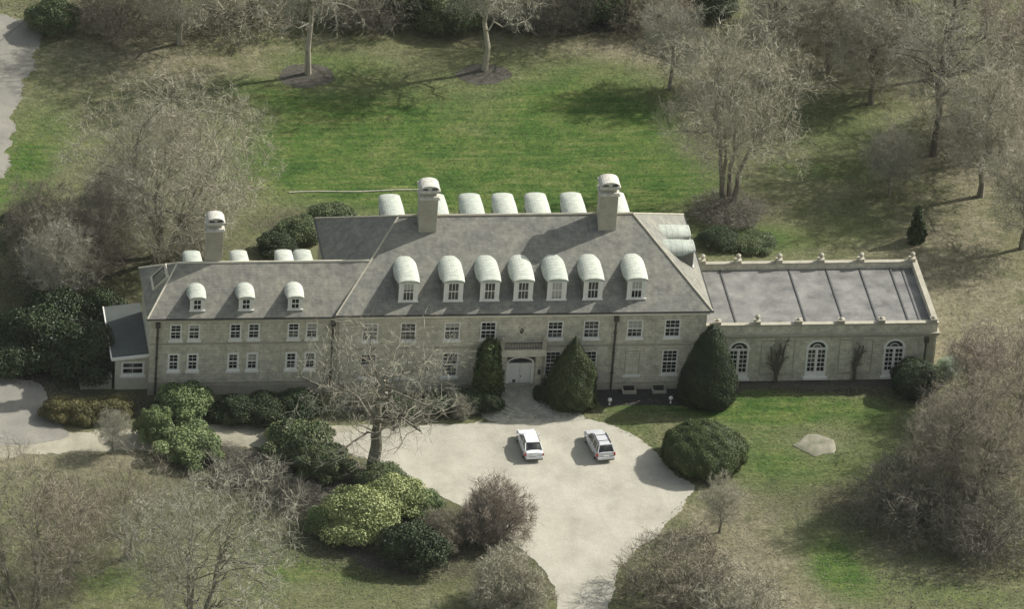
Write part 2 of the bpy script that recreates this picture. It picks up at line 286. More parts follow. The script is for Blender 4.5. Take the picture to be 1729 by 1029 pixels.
def window(xc, zc, w, h, y, cols=3, rows=4, fr=.13, shade=0, sill=True, sillm=None):
    x0, x1, z0, z1 = xc-w/2, xc+w/2, zc-h/2, zc+h/2
    g = MB(); g.box(x0+.01, x1-.01, y+.15, y+.19, z0+.01, z1-.01, 0)
    if shade: g.box(x0+.05, x1-.05, y+.138, y+.149, z1-h*shade, z1-.05, 1)
    p = g.build('window', [glass, blind], house)
    f = MB(); ya, yb = y+.02, y+.14
    f.box(x0-.02, x0+fr, ya-.04, yb, z0, z1); f.box(x1-fr, x1+.02, ya-.04, yb, z0, z1)
    f.box(x0+fr, x1-fr, ya-.04, yb, z1-fr, z1+.02); f.box(x0+fr, x1-fr, ya-.04, yb, z0, z0+fr*.9)
    f.box(x0+fr, x1-fr, ya, yb-.005, zc-.05, zc+.05)
    for i in range(1, cols):
        x = x0+fr+(w-2*fr)*i/cols
        f.box(x-.014, x+.014, y+.06, y+.13, z0+fr*.9, zc-.05); f.box(x-.014, x+.014, y+.05, y+.12, zc+.05, z1-fr)
    for i in range(1, rows):
        if i*2 == rows: continue
        z = z0+fr+(h-2*fr)*i/rows; f.box(x0+fr, x1-fr, y+.07, y+.125, z-.014, z+.014)
    f.build('frame', white, p)
    if sill:
        s = MB(); s.box(x0-.12, x1+.12, y-.12, y+.1, z0-.24, z0-.003); s.build('sill', sillm or white, p)
    return p
XC = -.12; YF = .4
cols = [(-14.0), (-10.5), (-6.45), (-3.1), 3.1, 6.45, 10.5, 14.0]
ops = []; wl = []
for c in cols:
    wl.append((XC+c, 6.45, 1.42, 1.85, 3, 4, .085, {10.5: .5, -6.45: .35, -14.0: .3, 3.1: .15}.get(c, 0)))
for c in (-14.0, -6.45, -3.1, 3.1, 6.45, 14.0): wl.append((XC+c, 2.85, 1.42, 2.55, 3, 6, .085, 0))
for x, z, w, h, *_ in wl: ops.append((x-w/2, x+w/2, z-h/2, z+h/2))
ops.append((-1.3, 1.3, .4, 3.75)); ops.append((XC-.3, XC+.3, 5.95, 6.85))
mw = MB(); wall_panel(mw, -17.0, 17.0, -.3, 8.2, YF, ops)
mw.poly([(17.0, YF, -.3), (17.0, 17.3, -.3), (17.0, 17.3, 8.2), (17.0, YF, 8.2)]); mw.poly([(-17.0, YF, 8.2), (-17.0, 17.3, 8.2), (-17.0, 17.3, -.3), (-17.0, YF, -.3)])
mw.poly([(17.0, 17.3, -.3), (-17.0, 17.3, -.3), (-17.0, 17.3, 8.2), (17.0, 17.3, 8.2)])
mw.build('main_wall', stone, house)
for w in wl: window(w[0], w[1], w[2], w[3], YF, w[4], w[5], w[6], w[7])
# oval window over the door
g = MB(); g.box(XC-.3, XC+.3, YF+.1, YF+.14, 5.95, 6.85); ov = g.build('window', glass, house)
f = MB(); n = 20
for k in range(n):
    a, b = 2*PI*k/n, 2*PI*(k+1)/n; e = [(XC+math.cos(t)*rx, 6.4+math.sin(t)*rz) for t, rx, rz in ((a, .2, .34), (b, .2, .34), (b, .34, .52), (a, .34, .52))]
    f.prism(e, YF-.05, YF+.09)
f.build('frame', stone_lt, ov)
# blind bays with a white sill only
for x in (XC-10.5, XC+10.5):
    s = MB(); s.box(x-.82, x+.82, YF-.12, YF-.003, 1.3, 1.54); s.build('sill', white, house)
    s = MB(); s.box(x-.7, x+.7, YF-.03, YF-.004, 4.0, 4.12); s.box(x-.7, x-.6, YF-.03, YF-.004, 1.545, 4.0); s.box(x+.6, x+.7, YF-.03, YF-.004, 1.545, 4.0); s.build('blind_surround', stone_wk, house)
b = MB(); b.box(-17.06, 17.06, YF-.07, YF-.002, 4.62, 4.84); b.build('belt_course', stone_wk, house)
b = MB(); b.box(-17.08, 17.08, YF-.10, YF-.003, -.2, .75); b.box(-17.08, 17.08, YF-.15, YF-.103, -.2, .45); b.build('plinth', stone_wk, house)
# roofs
def hip(name, x0, x1, y0, y1, z0, xr0, xr1, yr, zr, mat, th=.16):
    m = MB(); A, B, C_, D_ = (x0, y0, z0), (x1, y0, z0), (x1, y1, z0), (x0, y1, z0); R0, R1 = (xr0, yr, zr), (xr1, yr, zr)
    m.poly([A, B, R1, R0]); m.poly([B, C_, R1]); m.poly([C_, D_, R0, R1]); m.poly([D_, A, R0])
    lo = [(p[0], p[1], p[2]-th) for p in (A, B, C_, D_)]
    for i, (p, q) in enumerate(((A, B), (B, C_), (C_, D_), (D_, A))): m.poly([lo[i], lo[(i+1) % 4], q, p])
    m.poly(lo[::-1]); return m.build(name, mat, house)
cornice_m = simple('cornice_paint', (.74, .71, .6), (.6, .57, .48), 1.2, .7)
roof = hip('roof', -17.4, 17.4, 0, 17.7, 8.5, -10.9, 10.9, 8.85, 13.8, slate)
rc = MB()
for a, b in (((-17.4, 0, 8.5), (-10.9, 8.85, 13.8)), ((17.4, 0, 8.5), (10.9, 8.85, 13.8)), ((-17.4, 17.7, 8.5), (-10.9, 8.85, 13.8)), ((17.4, 17.7, 8.5), (10.9, 8.85, 13.8))): rc.tube([a, b], .10, 5)
rc.tube([(-10.9, 8.85, 13.82), (10.9, 8.85, 13.82)], .13, 6); rc.build('ridge_cap', stone_wk, roof)
c = MB(); c.box(-17.22, 17.22, .16, 17.54, 8.0, 8.325); c.build('cornice', cornice_m, house)
gt = MB(); gt.box(-17.5, 17.5, -.13, -.01, 8.36, 8.5); gt.box(17.41, 17.53, -.005, 17.7, 8.36, 8.5); gt.box(-17.53, -17.41, .3, 17.7, 8.36, 8.46); gt.build('gutter', iron, house)
# service wing to the left
YW = .55
lops = []; lwin = []
for xa in (-31.93, -26.47, -21.15):
    for dx in (0, 1.68):
        lwin.append((xa+dx, 6.62, 1.05, 1.62, .11)); lwin.append((xa+dx-.08+(.06 if dx else 0), 3.42, 1.05, 1.85, .17))
for x, z, w, h, f_ in lwin: lops.append((x-w/2, x+w/2, z-h/2, z+h/2))
lw = MB(); wall_panel(lw, -34.2, -17.0, -.3, 8.0, YW, lops)
lw.poly([(-34.2, YW, 8.0), (-34.2, 8.8, 8.0), (-34.2, 8.8, -.3), (-34.2, YW, -.3)]); lw.poly([(-17.0, 8.8, -.3), (-34.2, 8.8, -.3), (-34.2, 8.8, 8.0), (-17.0, 8.8, 8.0)])
lw.build('wing_wall', stone, house)
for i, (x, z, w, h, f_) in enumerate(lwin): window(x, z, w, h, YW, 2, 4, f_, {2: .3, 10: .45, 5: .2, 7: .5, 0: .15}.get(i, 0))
b = MB(); b.box(-34.26, -17.09, YW-.06, YW-.002, 5.3, 5.45); b.build('belt_course', stone_wk, house)
b = MB(); b.box(-34.28, -17.09, YW-.09, YW-.003, -.2, 1.35); b.box(-34.3, -17.09, YW-.13, YW-.093, -.2, 1.0); b.build('plinth', stone_wk, house)
lr = MB(); A=(-34.6, .15, 8.3); B=(-17.35, .15, 8.3); Q=(-13.95, 4.7, 11.5); P_=(-31.6, 4.7, 11.5); Cc=(-17.35, 9.3, 8.3); Dd=(-34.6, 9.3, 8.3)
lr.poly([A, B, Q, P_]); lr.poly([Cc, Dd, P_, Q]); lr.poly([Dd, A, P_]); lo = [(p[0], p[1], p[2]-.14) for p in (A, B, Cc, Dd)]
lr.poly([lo[0], lo[1], B, A]); lr.poly([lo[2], lo[3], Dd, Cc]); lr.poly([lo[3], lo[0], A, Dd]); lr.poly(lo[::-1]); lroof = lr.build('wing_roof', slate_w, house)
rc = MB(); rc.tube([A, P_], .09, 5); rc.tube([Dd, P_], .09, 5); rc.tube([P_, Q], .12, 5); rc.build('ridge_cap', stone_lt, lroof)
c = MB(); c.box(-34.4, -17.23, .3, 9.1, 7.86, 8.155); c.build('cornice', stone_lt, house)
gt = MB(); gt.box(-34.7, -17.56, .02, .14, 8.17, 8.31); gt.build('gutter', iron, house)
# dormers
def dormer(w, H, L, x, y, z, rz, shade=0):
    d = MB(); hw = w/2; spring = H-hw*.32
    arc = [(hw*math.cos(t), spring+(hw*.32-.16)*math.sin(t)) for t in np.linspace(0, PI, 13)]
    d.prism([(-hw, -.5), (hw, -.5)]+arc, .03, L, 1)
    d.box(-hw, -hw*.62, 0, .029, -.1, spring, 0); d.box(hw*.62, hw, 0, .029, -.1, spring, 0); d.box(-hw*.62, hw*.62, 0, .029, -.1, .1, 0)
    top = spring-.02; d.prism([(-hw, top)]+[(px_, max(pz_, top+.01)) for px_, pz_ in arc[::-1]]+[(hw, top)], 0, .028, 0)
    o = d.build('dormer', [white, slate], house, (x, y, z), rz)
    v = MB(); ys = [-.12, 0, .35, .75, 1.2, 1.8]+list(np.linspace(2.3, L+.1, 4)); na = 14
    for y_ in ys:
        e = min(1, max(0, (y_+.12)/1.6)); e = e*e*(3-2*e); Rw = hw+.12+.13*w/1.8*e; cz = H+.02+.16*w/1.8*e; sp_ = spring-.03-.34*w/1.8*e
        for k in range(na+1): t = PI*k/na; v.v.append((Rw*math.cos(t), y_, sp_+(cz-sp_)*max(0, math.sin(t))**.85))
    for q in range(len(ys)-1):
        for k in range(na+1): v.f.append((q*(na+1)+k, q*(na+1)+(k+1) % (na+1), (q+1)*(na+1)+(k+1) % (na+1), (q+1)*(na+1)+k)); v.m.append(0)
    v.f.append(tuple(range(na, -1, -1))); v.m.append(0); e_ = (len(ys)-1)*(na+1); v.f.append(tuple(range(e_, e_+na+1))); v.m.append(0)
    v.build('vault', copper, o)
    g = MB(); g.box(-hw*.61, hw*.61, .005, .02, .11, top-.01, 0)
    if shade: g.box(-hw*.58, hw*.58, -.004, .004, top-(top-.1)*shade, top-.03, 1)
    g.build('pane', [glass, blind], o)
    f = MB(); a = hw*.61; f.box(-a, -a+.1, -.04, .003, .11, top-.02); f.box(a-.1, a, -.04, .003, .11, top-.02); f.box(-a+.1, a-.1, -.04, .003, top-.12, top-.02); f.box(-a+.1, a-.1, -.04, .003, .11, .2)
    zc = (.2+top-.12)/2; f.box(-a+.1, a-.1, -.03, .003, zc-.04, zc+.04)
    nc = 3 if w > 1.6 else 2
    for i in range(1, nc): xx = -a+.1+(2*a-.2)*i/nc; f.box(xx-.02, xx+.02, -.02, .002, .2, zc-.04); f.box(xx-.02, xx+.02, -.02, .002, zc+.04, top-.12)
    f.box(-hw-.06, hw+.06, -.12, -.001, -.02, .1)
    f.build('frame', white, o)
    return o
SL = 5.3/8.85
for i, c in enumerate([-10.6, -6.45, -3.1, 0, 3.1, 6.45, 10.5]):
    dormer(1.78, 2.3, 3.95, XC+c, 1.15, 8.5+1.15*SL, 0, {4: .9, 6: .6, 0: .4}.get(i, 0))
    dormer(1.8, 2.45, 4.0, XC+c, 17.7-1.15, 8.5+1.15*SL, PI)
for y in (7.5, 10.2): dormer(1.9, 2.1, 3.0, 17.4-.9, y, 8.5+.9*.815, PI/2)
SW = 3.2/4.55
for x in (-30.05, -25.6, -21.1): dormer(1.35, 1.5, 2.2, x, .75, 8.3+.6*SW, 0)
for x in (-29.9, -25.6, -21.45, -19.7): dormer(1.4, 1.75, 2.2, x, 9.3-.75, 8.3+.6*SW, PI)
def on_hip(x, y, h): n_ = Vector((-1.067, 0, 1)).normalized(); return tuple(Vector((x, y, 8.3+(x+34.6)*1.067))+n_*h)
skl = MB()
def slab(x0, x1, y0, y1, h0, h1, m=0):
    c8 = [on_hip(x, y, h) for h in (h0, h1) for x, y in ((x0, y0), (x1, y0), (x1, y1), (x0, y1))]; i = len(skl.v); skl.v += c8
    for q in ((0,3,2,1),(4,5,6,7),(0,1,5,4),(1,2,6,5),(2,3,7,6),(3,0,4,7)): skl.f.append(tuple(i+k for k in q)); skl.m.append(m)
for a_ in ((-33.75, -33.6, 3.5, 5.9), (-32.55, -32.4, 3.5, 5.9), (-33.6, -32.55, 3.5, 3.65), (-33.6, -32.55, 5.75, 5.9)): slab(*a_, -.05, .22)
slab(-33.6, -32.55, 3.65, 5.75, -.02, .12, 1)
skl.build('skylight', [stone_lt, glass], lroof)
# chimneys
cap_m = simple('chimney_limewash', (.60, .58, .52), (.36, .345, .30), 3.0, .85, .6, 0, None, 9)
def chimney(x0, x1, y0, y1, zb, zt, pots):
    c = MB(); c.box(x0, x1, y0, y1, zb, zt-1.0); c.box(x0+.16, x1-.16, y0+.16, y1-.16, zt-.98, zt-.35)
    o = c.build('chimney', stone_wk, roof, bevel=.02)
    k = MB(); k.box(x0-.13, x1+.13, y0-.13, y1+.13, zt-1.0, zt-.82); k.box(x0-.06, x1+.06, y0-.06, y1+.06, zt-.82, zt-.72)
    k.box(x0-.02, x1+.02, y0-.02, y1+.02, zt-.36, zt-.24); k.box(x0-.14, x1+.14, y0-.14, y1+.14, zt-.24, zt-.02)
    k.build('chimney_cap', cap_m, o)
    hd = MB(); w = (x1-x0)/2+.06; arc = [((x0+x1)/2+w*math.cos(t), zt+.02+.42*math.sin(t)) for t in np.linspace(0, PI, 11)]
    hd.prism([((x0+x1)/2-w, zt-.019), ((x0+x1)/2+w, zt-.019)]+arc, y0-.06, y1+.06); hd.build('chimney_hood', cap_m, o, bevel=.04)
    for i in range(pots):
        p = MB(); px = x0+(x1-x0)*(i+.5)/pots; p.box(px-.24, px+.24, y0-.075, y0-.062, zt+.02, zt+.2+.05*i); p.build('flue_opening', [pipe], o)
chimney(-9.2, -7.55, 7.35, 8.95, 12.4, 17.35, 2)
chimney(7.5, 9.15, 7.35, 8.95, 12.4, 17.55, 2)
chimney(-28.95, -27.5, 4.85, 6.2, 10.4, 15.65, 2)
# downpipes
def downpipe(x, y, z0, z1, r=.10):
    p = MB(); p.tube([(x, y, z0), (x, y, z1-.5)], r, 6); p.box(x-.22, x+.22, y-.14, y+.09, z1-.55, z1); 
    for zz in (1.8, 4.0, 6.1):
        if zz < z1-1: p.box(x-.15, x+.15, y-.12, y+.1, zz, zz+.07)
    p.build('downpipe', pipe, house)
downpipe(8.55, YF-.2, .1, 7.95); downpipe(-17.55, YW-.22, .1, 7.8); downpipe(-33.6, YW-.22, .1, 7.8)
# entrance
pt = MB(); pt.box(-2.0, -1.32, .05, YF-.004, 0, 4.2); pt.box(1.32, 2.0, .05, YF-.004, 0, 4.2); pt.box(-1.32, 1.32, .05, YF-.004, 3.78, 4.2)
pt.box(-1.9, -1.36, -.06, .048, .4, 3.9); pt.box(1.36, 1.9, -.06, .048, .4, 3.9)
pt.build('portal', stone, house)
bc = MB(); bc.box(-2.2, 2.2, -.6, YF-.012, 4.2, 4.42); bc.box(-2.1, 2.1, -.5, YF-.014, 4.42, 4.85)
bal = bc.build('balcony', stone_lt, house)
rl = MB()
for x in (-1.95, 1.95): rl.box(x-.2, x+.2, -.48, -.1, 4.853, 5.75); rl.box(x-.25, x+.25, -.53, -.05, 5.75, 5.85); rl.lathe((x, -.38, 5.85), [(.12, 0), (.2, .12), (.16, .26), (.05, .34)], 8); rl.build('pier', stone_wk, bal); rl = MB()
rl = MB(); rl.box(-1.75, 1.75, -.42, -.36, 5.5, 5.58); rl.box(-1.75, 1.75, -.42, -.36, 4.95, 5.0)
for k in range(24): x = -1.7+k*3.4/23; rl.box(x-.025, x+.025, -.41, -.37, 5.0, 5.5)
rl.build('railing', iron, bal)
dr = MB()
for s in (-1, 1):
    x0, x1 = (-1.0, -.012) if s < 0 else (.012, 1.0)
    dr.box(x0, x1, YF+.16, YF+.22, .42, 2.75)
    for z0, z1 in ((.6, 1.25), (1.4, 2.1), (2.2, 2.65)): dr.box(x0+.14, x1-.14, YF+.13, YF+.159, z0, z1)
door = dr.build('door', doorm, house)
f = MB(); f.box(-1.29, -1.01, YF-.02, YF+.2, .4, 2.77); f.box(1.01, 1.29, YF-.02, YF+.2, .4, 2.77); f.box(-1.29, 1.29, YF-.05, YF+.2, 2.775, 2.92)
hwid = 1.29
for k in range(14):
    t0, t1 = PI*k/14, PI*(k+1)/14; q = lambda t: (1.12*math.cos(t), 2.92+.55*math.sin(t)); o = lambda t: (1.29*math.cos(t), 2.92+.68*max(math.sin(t), 0))
    f.prism([q(t0), o(t0), o(t1), q(t1)], YF-.02, YF+.18)
f.build('door_frame', white, door)
g = MB(); g.box(-1.25, 1.25, YF+.14, YF+.17, 2.93, 3.74); g.build('fanlight', glass, door)
h = MB(); h.lathe((.1, YF+.1, 1.4), [(.05, 0), (.06, .04), (.05, .08)], 8); h.box(-.62, -.36, YF+.10, YF+.128, .78, 1.1); h.build('handle', iron, door)
for x in (-1.66, 1.66):
    s = MB(); s.lathe((x, -.28, 2.05), [(.04, 0), (.13, .1), (.15, .4), (.17, .42), (.03, .55)], 6); s.box(x-.03, x+.03, -.26, -.062, 2.45, 2.52); s.build('wall_lantern', iron, house)
st = MB(); st.box(-1.9, 1.9, -.95, YF-.1, -.1, .4)
for k, (r, z) in enumerate(((2.7, .10), (2.25, .20), (1.85, .30))):
    pts = [(r*math.cos(t)*1.0, -1.7+r*math.sin(t)*1.05) for t in np.linspace(PI, 2*PI, 22)]
    pts = [(r, -.5), ]+[(-r, -.5)]+pts if False else [(-r, -.4)]+pts+[(r, -.4)]
    i = len(st.v); n = len(pts); st.v += [(x, y, -.1) for x, y in pts]+[(x, y, z) for x, y in pts]
    for j in range(n): st.f.append((i+j, i+(j+1) % n, i+n+(j+1) % n, i+n+j)); st.m.append(0)
    st.f.append(tuple(range(i+n, i+2*n))); st.m.append(0)
st.build('entrance_steps', paving, house)
wb = MB()
for x in (10.2, 13.0): wb.box(x-.65, x+.65, YF-1.0, YF-.86, -.05, .32); wb.box(x-.65, x-.52, YF-.86, YF-.16, -.05, .32); wb.box(x+.52, x+.65, YF-.86, YF-.16, -.05, .32); wb.box(x-.5, x+.5, YF-.17, YF-.155, .0, .42, 1); wb.build('window_well', [stone_wk, iron], house); wb = MB()
# orangery wing on the right
OY, OX0, OX1, OB = 1.4, 17.0, 39.0, 12.9; wx = [20.5, 27.85, 35.15]
oo = [(x-.98, x+.98, .45, 4.38) for x in wx]
ow = MB(); wall_panel(ow, OX0, OX1, -.3, 6.0, OY, oo, .3)
ow.poly([(OX1, OY, -.3), (OX1, OB, -.3), (OX1, OB, 6), (OX1, OY, 6)]); ow.poly([(OX1, OB, -.3), (OX0, OB, -.3), (OX0, OB, 6), (OX1, OB, 6)])
ow.poly([(OX0, OY+.4, 5.2), (OX0, OB-.4, 5.2), (OX0, OB-.4, 6), (OX0, OY+.4, 6)][::-1])
ow.poly([(OX0, OY+.4, 6), (OX1-.4, OY+.4, 6), (OX1-.4, OY+.4, 5.2), (OX0, OY+.4, 5.2)]); ow.poly([(OX0, OB-.4, 5.2), (OX1-.4, OB-.4, 5.2), (OX1-.4, OB-.4, 6), (OX0, OB-.4, 6)])
ow.poly([(OX1-.4, OY+.4, 6), (OX1-.4, OB-.4, 6), (OX1-.4, OB-.4, 5.2), (OX1-.4, OY+.4, 5.2)])
for x in wx:   # arched spandrels
    for s in (-1, 1):
        pts = [(x+s*.98, 4.38)]+[(x+s*.98*math.cos(t), 3.4+.96*math.sin(t)) for t in np.linspace(0, PI/2, 8)]
        ow.prism(pts, OY+.0, OY+.12)
ow.build('orangery_wall', stone, house)
cp = MB(); cp.box(OX0+.2, OX1+.1, OY-.08, OY+.42, 6.0, 6.12); cp.box(OX0+.2, OX1+.1, OB-.42, OB+.08, 6.0, 6.12); cp.box(OX1-.42, OX1+.08, OY+.42, OB-.42, 6.0, 6.117)
cp.build('parapet_coping', stone_wk, house)
cp = MB(); cp.box(OX0+.1, OX1+.22, OY-.25, OY-.002, 4.9, 5.1); cp.box(OX0+.1, OX1+.12, OY-.12, OY-.003, 4.72, 4.9); cp.box(OX1+.002, OX1+.22, OY, OB, 4.9, 5.1); cp.build('cornice', stone_wk, house)
cp = MB()
for x in (17.7, 24.15, 31.5, 38.5): cp.box(x-.32, x+.32, OY-.09, OY-.005, .1, 4.72); cp.build('pilaster', stone_wk, house); cp = MB()
for x in (24.15, 31.5):
    cp.box(x-1.6, x-1.5, OY-.05, OY-.003, .882, 4.4); cp.box(x+1.5, x+1.6, OY-.05, OY-.003, .9, 4.4); cp.box(x-1.5, x-.33, OY-.05, OY-.003, 4.3, 4.4); cp.box(x+.33, x+1.5, OY-.05, OY-.003, 4.3, 4.4); cp.box(x-1.6, x-.33, OY-.1, OY-.003, .72, .88); cp.box(x+.33, x+1.6, OY-.1, OY-.003, .72, .88)
    cp.box(x-.34, x+.34, OY-.04, OY-.003, 4.721, 4.75); cp.box(x-.34, x+.34, OY-.095, OY-.0915, .75, .85); cp.build('blind_surround', stone_wk, house); cp = MB()
for i, x in enumerate([18.3, 22.0, 25.9, 29.9, 33.7, 38.6]):
    for y, k in ((OY+.2, 0), (OB-.2, 1)):
        if k and i == 0: x = 18.6
        q = MB(); q.box(x-.28, x+.28, y-.28, y+.28, 6.121, 6.42); q.box(x-.32, x+.32, y-.32, y+.32, 6.42, 6.48)
        fin = [(.12, 0), (.08, .08), (.22, .22), (.3, .42), (.24, .5), (.28, .55), (.08, .7)] if k or i == 1 else [(.2, 0), (.24, .1), (.12, .2), (.03, .24)]
        q.lathe((x, y, 6.48), [(a_*.85, b_*.85) for a_, b_ in fin], 10); q.build('urn', stone_wk, house, smooth=False)
rf = MB(); rf.box(OX0+.01, OX1-.4, OY+.4, OB-.4, 5.3, 5.44); orf = rf.build('flat_roof', lead, house)
sm = MB()
for x in (20.3, 26.85, 30.4, 33.6, 36.5): sm.box(x-.07, x+.07, OY+1.3, OB-.45, 5.443, 5.53)
sm.box(OX0+.6, OX1-1.4, OY+1.05, OY+1.2, 5.443, 5.47); sm.box(OX1-1.5, OX1-1.38, OY+1.3, OB-.6, 5.443, 5.5)
sm.build('roof_seams', lead_dk, orf)
for x in wx:
    g = MB(); g.box(x-.97, x+.97, OY+.16, OY+.2, .46, 4.37); w = g.build('french_window', glass, house)
    f = MB(); f.box(x-.98, x-.8, OY+.0, OY+.15, .45, 3.4); f.box(x+.8, x+.98, OY+.0, OY+.15, .45, 3.4); f.box(x-.8, x+.8, OY+.0, OY+.15, 3.3, 3.5); f.box(x-.12, x+.12, OY+.02, OY+.15, .45, 3.3); f.box(x-.8, x+.8, OY+.01, OY+.145, .45, .95)
    for k in range(12):
        t0, t1 = PI*k/12, PI*(k+1)/12
        f.prism([(x+.78*math.cos(t0), 3.5+.70*math.sin(t0)), (x+1.06*math.cos(t0), 3.4+1.0*math.sin(t0)), (x+1.06*math.cos(t1), 3.4+1.0*math.sin(t1)), (x+.78*math.cos(t1), 3.5+.70*math.sin(t1))], OY-.05, OY+.14)
        f.prism([(x+.36*math.cos(t0), 3.5+.32*math.sin(t0)), (x+.42*math.cos(t0), 3.5+.38*math.sin(t0)), (x+.42*math.cos(t1), 3.5+.38*math.sin(t1)), (x+.36*math.cos(t1), 3.5+.32*math.sin(t1))], OY+.05, OY+.13)
    for s in (-1, 1):
        f.box(x+s*.46-.02, x+s*.46+.02, OY+.06, OY+.13, .95, 3.3)
        for k in range(1, 5): z = .95+2.35*k/5; f.box(min(x+s*.12, x+s*.8), max(x+s*.12, x+s*.8), OY+.065, OY+.128, z-.03, z+.03)
    f.build('frame', white, w)
    s = MB(); s.box(x-1.15, x+1.15, OY-.3, OY-.003, .2, .44); s.build('sill', white, w)
downpipe(38.0, OY-.3, .1, 4.7)
# porch at the far left
px0, px1, py0, py1 = -37.2, -34.21, 1.5, 10.2
p = MB(); wall_panel(p, px0, px1, -.3, 3.5, py0, [(px0+.55, px1-.35, 1.55, 2.95)], .15)
p.poly([(px0, py0, 3.5), (px0, py1, 3.5), (px0, py1, -.3), (px0, py0, -.3)]); p.poly([(px1, py1, -.3), (px0, py1, -.3), (px0, py1, 3.5), (px1, py1, 3.5)])
p.build('porch_wall', stone_lt, house)
window((px0+px1)/2+.1, 2.25, px1-px0-.9, 1.4, py0, 2, 2, .16)
p = MB(); p.prism([(px0-.35, 3.35), (px1-.01, 3.75), (px1-.01, 3.93), (px0-.35, 3.53)], py0-.3, py1+.2); pr_ = p.build('porch_roof', membrane, house)
p = MB(); p.prism([(px0-.4, 3.3), (px1-.02, 3.68), (px1-.02, 3.96), (px0-.4, 3.57)], py0-.44, py0-.303); p.box(px0-.47, px0-.36, py0-.3, py1+.2, 3.3, 3.56); p.build('fascia', white, pr_)
ss = MB()
for k in range(8): ss.box(px0-.62-k*.36, px0-.26-k*.36, 1.6, 3.6, -.1, 1.5-k*.19)
ss.build('side_steps', stone_wk, house)

# ------------------------------------------------------------------ vegetation
def quad_mesh(name, V, mats, rnd=None, matidx=None):
    """V: (n,4,3) array of quads"""
    n = len(V); me = bpy.data.meshes.new(name); me.vertices.add(n*4); me.vertices.foreach_set('co', V.astype(np.float32).ravel())
    me.loops.add(n*4); me.loops.foreach_set('vertex_index', np.arange(n*4)); me.polygons.add(n); me.polygons.foreach_set('loop_start', np.arange(n)*4)
    me.update(calc_edges=True)
    if rnd is not None:
        a = me.attributes.new('rnd', 'FLOAT', 'FACE'); a.data.foreach_set('value', rnd.astype(np.float32))
    for m in mats: me.materials.append(m)
    return me
def unit(a): return a/np.maximum(np.linalg.norm(a, axis=-1, keepdims=True), 1e-9)
def grow(parents, n, t0, t1, ang, lr, up, rng, env, K=4, rr=.6, wob=.12, minr=0.0):
    """parents: (P,K0,3) polylines with radii (P,K0); n children on each"""
    pl, pr = parents; P, K0, _ = pl.shape; idx = np.repeat(np.arange(P), n); t = rng.uniform(t0, t1, len(idx))
    f = t*(K0-1); i0 = np.minimum(f.astype(int), K0-2); w = (f-i0)[:, None]
    a = pl[idx, i0]; b = pl[idx, i0+1]; pos = a*(1-w)+b*w; d = unit(b-a); r = pr[idx, i0]*(1-w[:, 0])+pr[idx, i0+1]*w[:, 0]
    L = np.linalg.norm(np.diff(pl, axis=1), axis=2).sum(1)[idx]
    perp = rng.normal(size=d.shape); perp = unit(perp-(perp*d).sum(1, keepdims=True)*d)
    A = rng.uniform(ang[0], ang[1], len(idx))[:, None]; nd = unit(d*np.cos(A)+perp*np.sin(A)+np.array([0, 0, up]))
    ln = L*lr*rng.uniform(.6, 1.15, len(idx))*(1.15-.55*t)
    if env is not None:
        c, R = env; 
        for _ in range(5):
            e = pos+nd*ln[:, None]; out = (((e-c)/R)**2).sum(1) > 1; ln = np.where(out, ln*.78, ln)
    out = np.zeros((len(idx), K, 3)); out[:, 0] = pos; cur = nd
    for k in range(1, K):
        cur = unit(cur+rng.normal(size=cur.shape)*wob+np.array([0, 0, up*.25])); out[:, k] = out[:, k-1]+cur*(ln/(K-1))[:, None]
    rad = np.maximum(r*rr, minr)[:, None]*np.linspace(1, .35, K)[None]
    return out, rad
def tubes(br, n):
    pl, pr = br; P, K, _ = pl.shape; d = np.gradient(pl, axis=1); d = unit(d); ref = np.where(np.abs(d[..., 2:3]) > .8, np.array([1., 0, 0]), np.array([0, 0, 1.]))
    q = unit(np.cross(d, ref)); w = np.cross(d, q); an = np.arange(n)*2*PI/n
    ring = pl[:, :, None]+(q[:, :, None]*np.cos(an)[None, None, :, None]+w[:, :, None]*np.sin(an)[None, None, :, None])*pr[:, :, None, None]
    a = ring[:, :-1]; b = ring[:, 1:]; Q = np.stack([a, np.roll(a, -1, 2), np.roll(b, -1, 2), b], 3); return Q.reshape(-1, 4, 3)
def ribbons(br, width, rng):
    pl = br[0]; P, K, _ = pl.shape; a = pl[:, :-1].reshape(-1, 3); b = pl[:, 1:].reshape(-1, 3)
    s = unit(np.cross(unit(b-a), rng.normal(size=a.shape)))*width/2; s2 = s*.6
    return np.stack([a-s, a+s, b+s2, b-s2], 1)
from mathutils.kdtree import KDTree
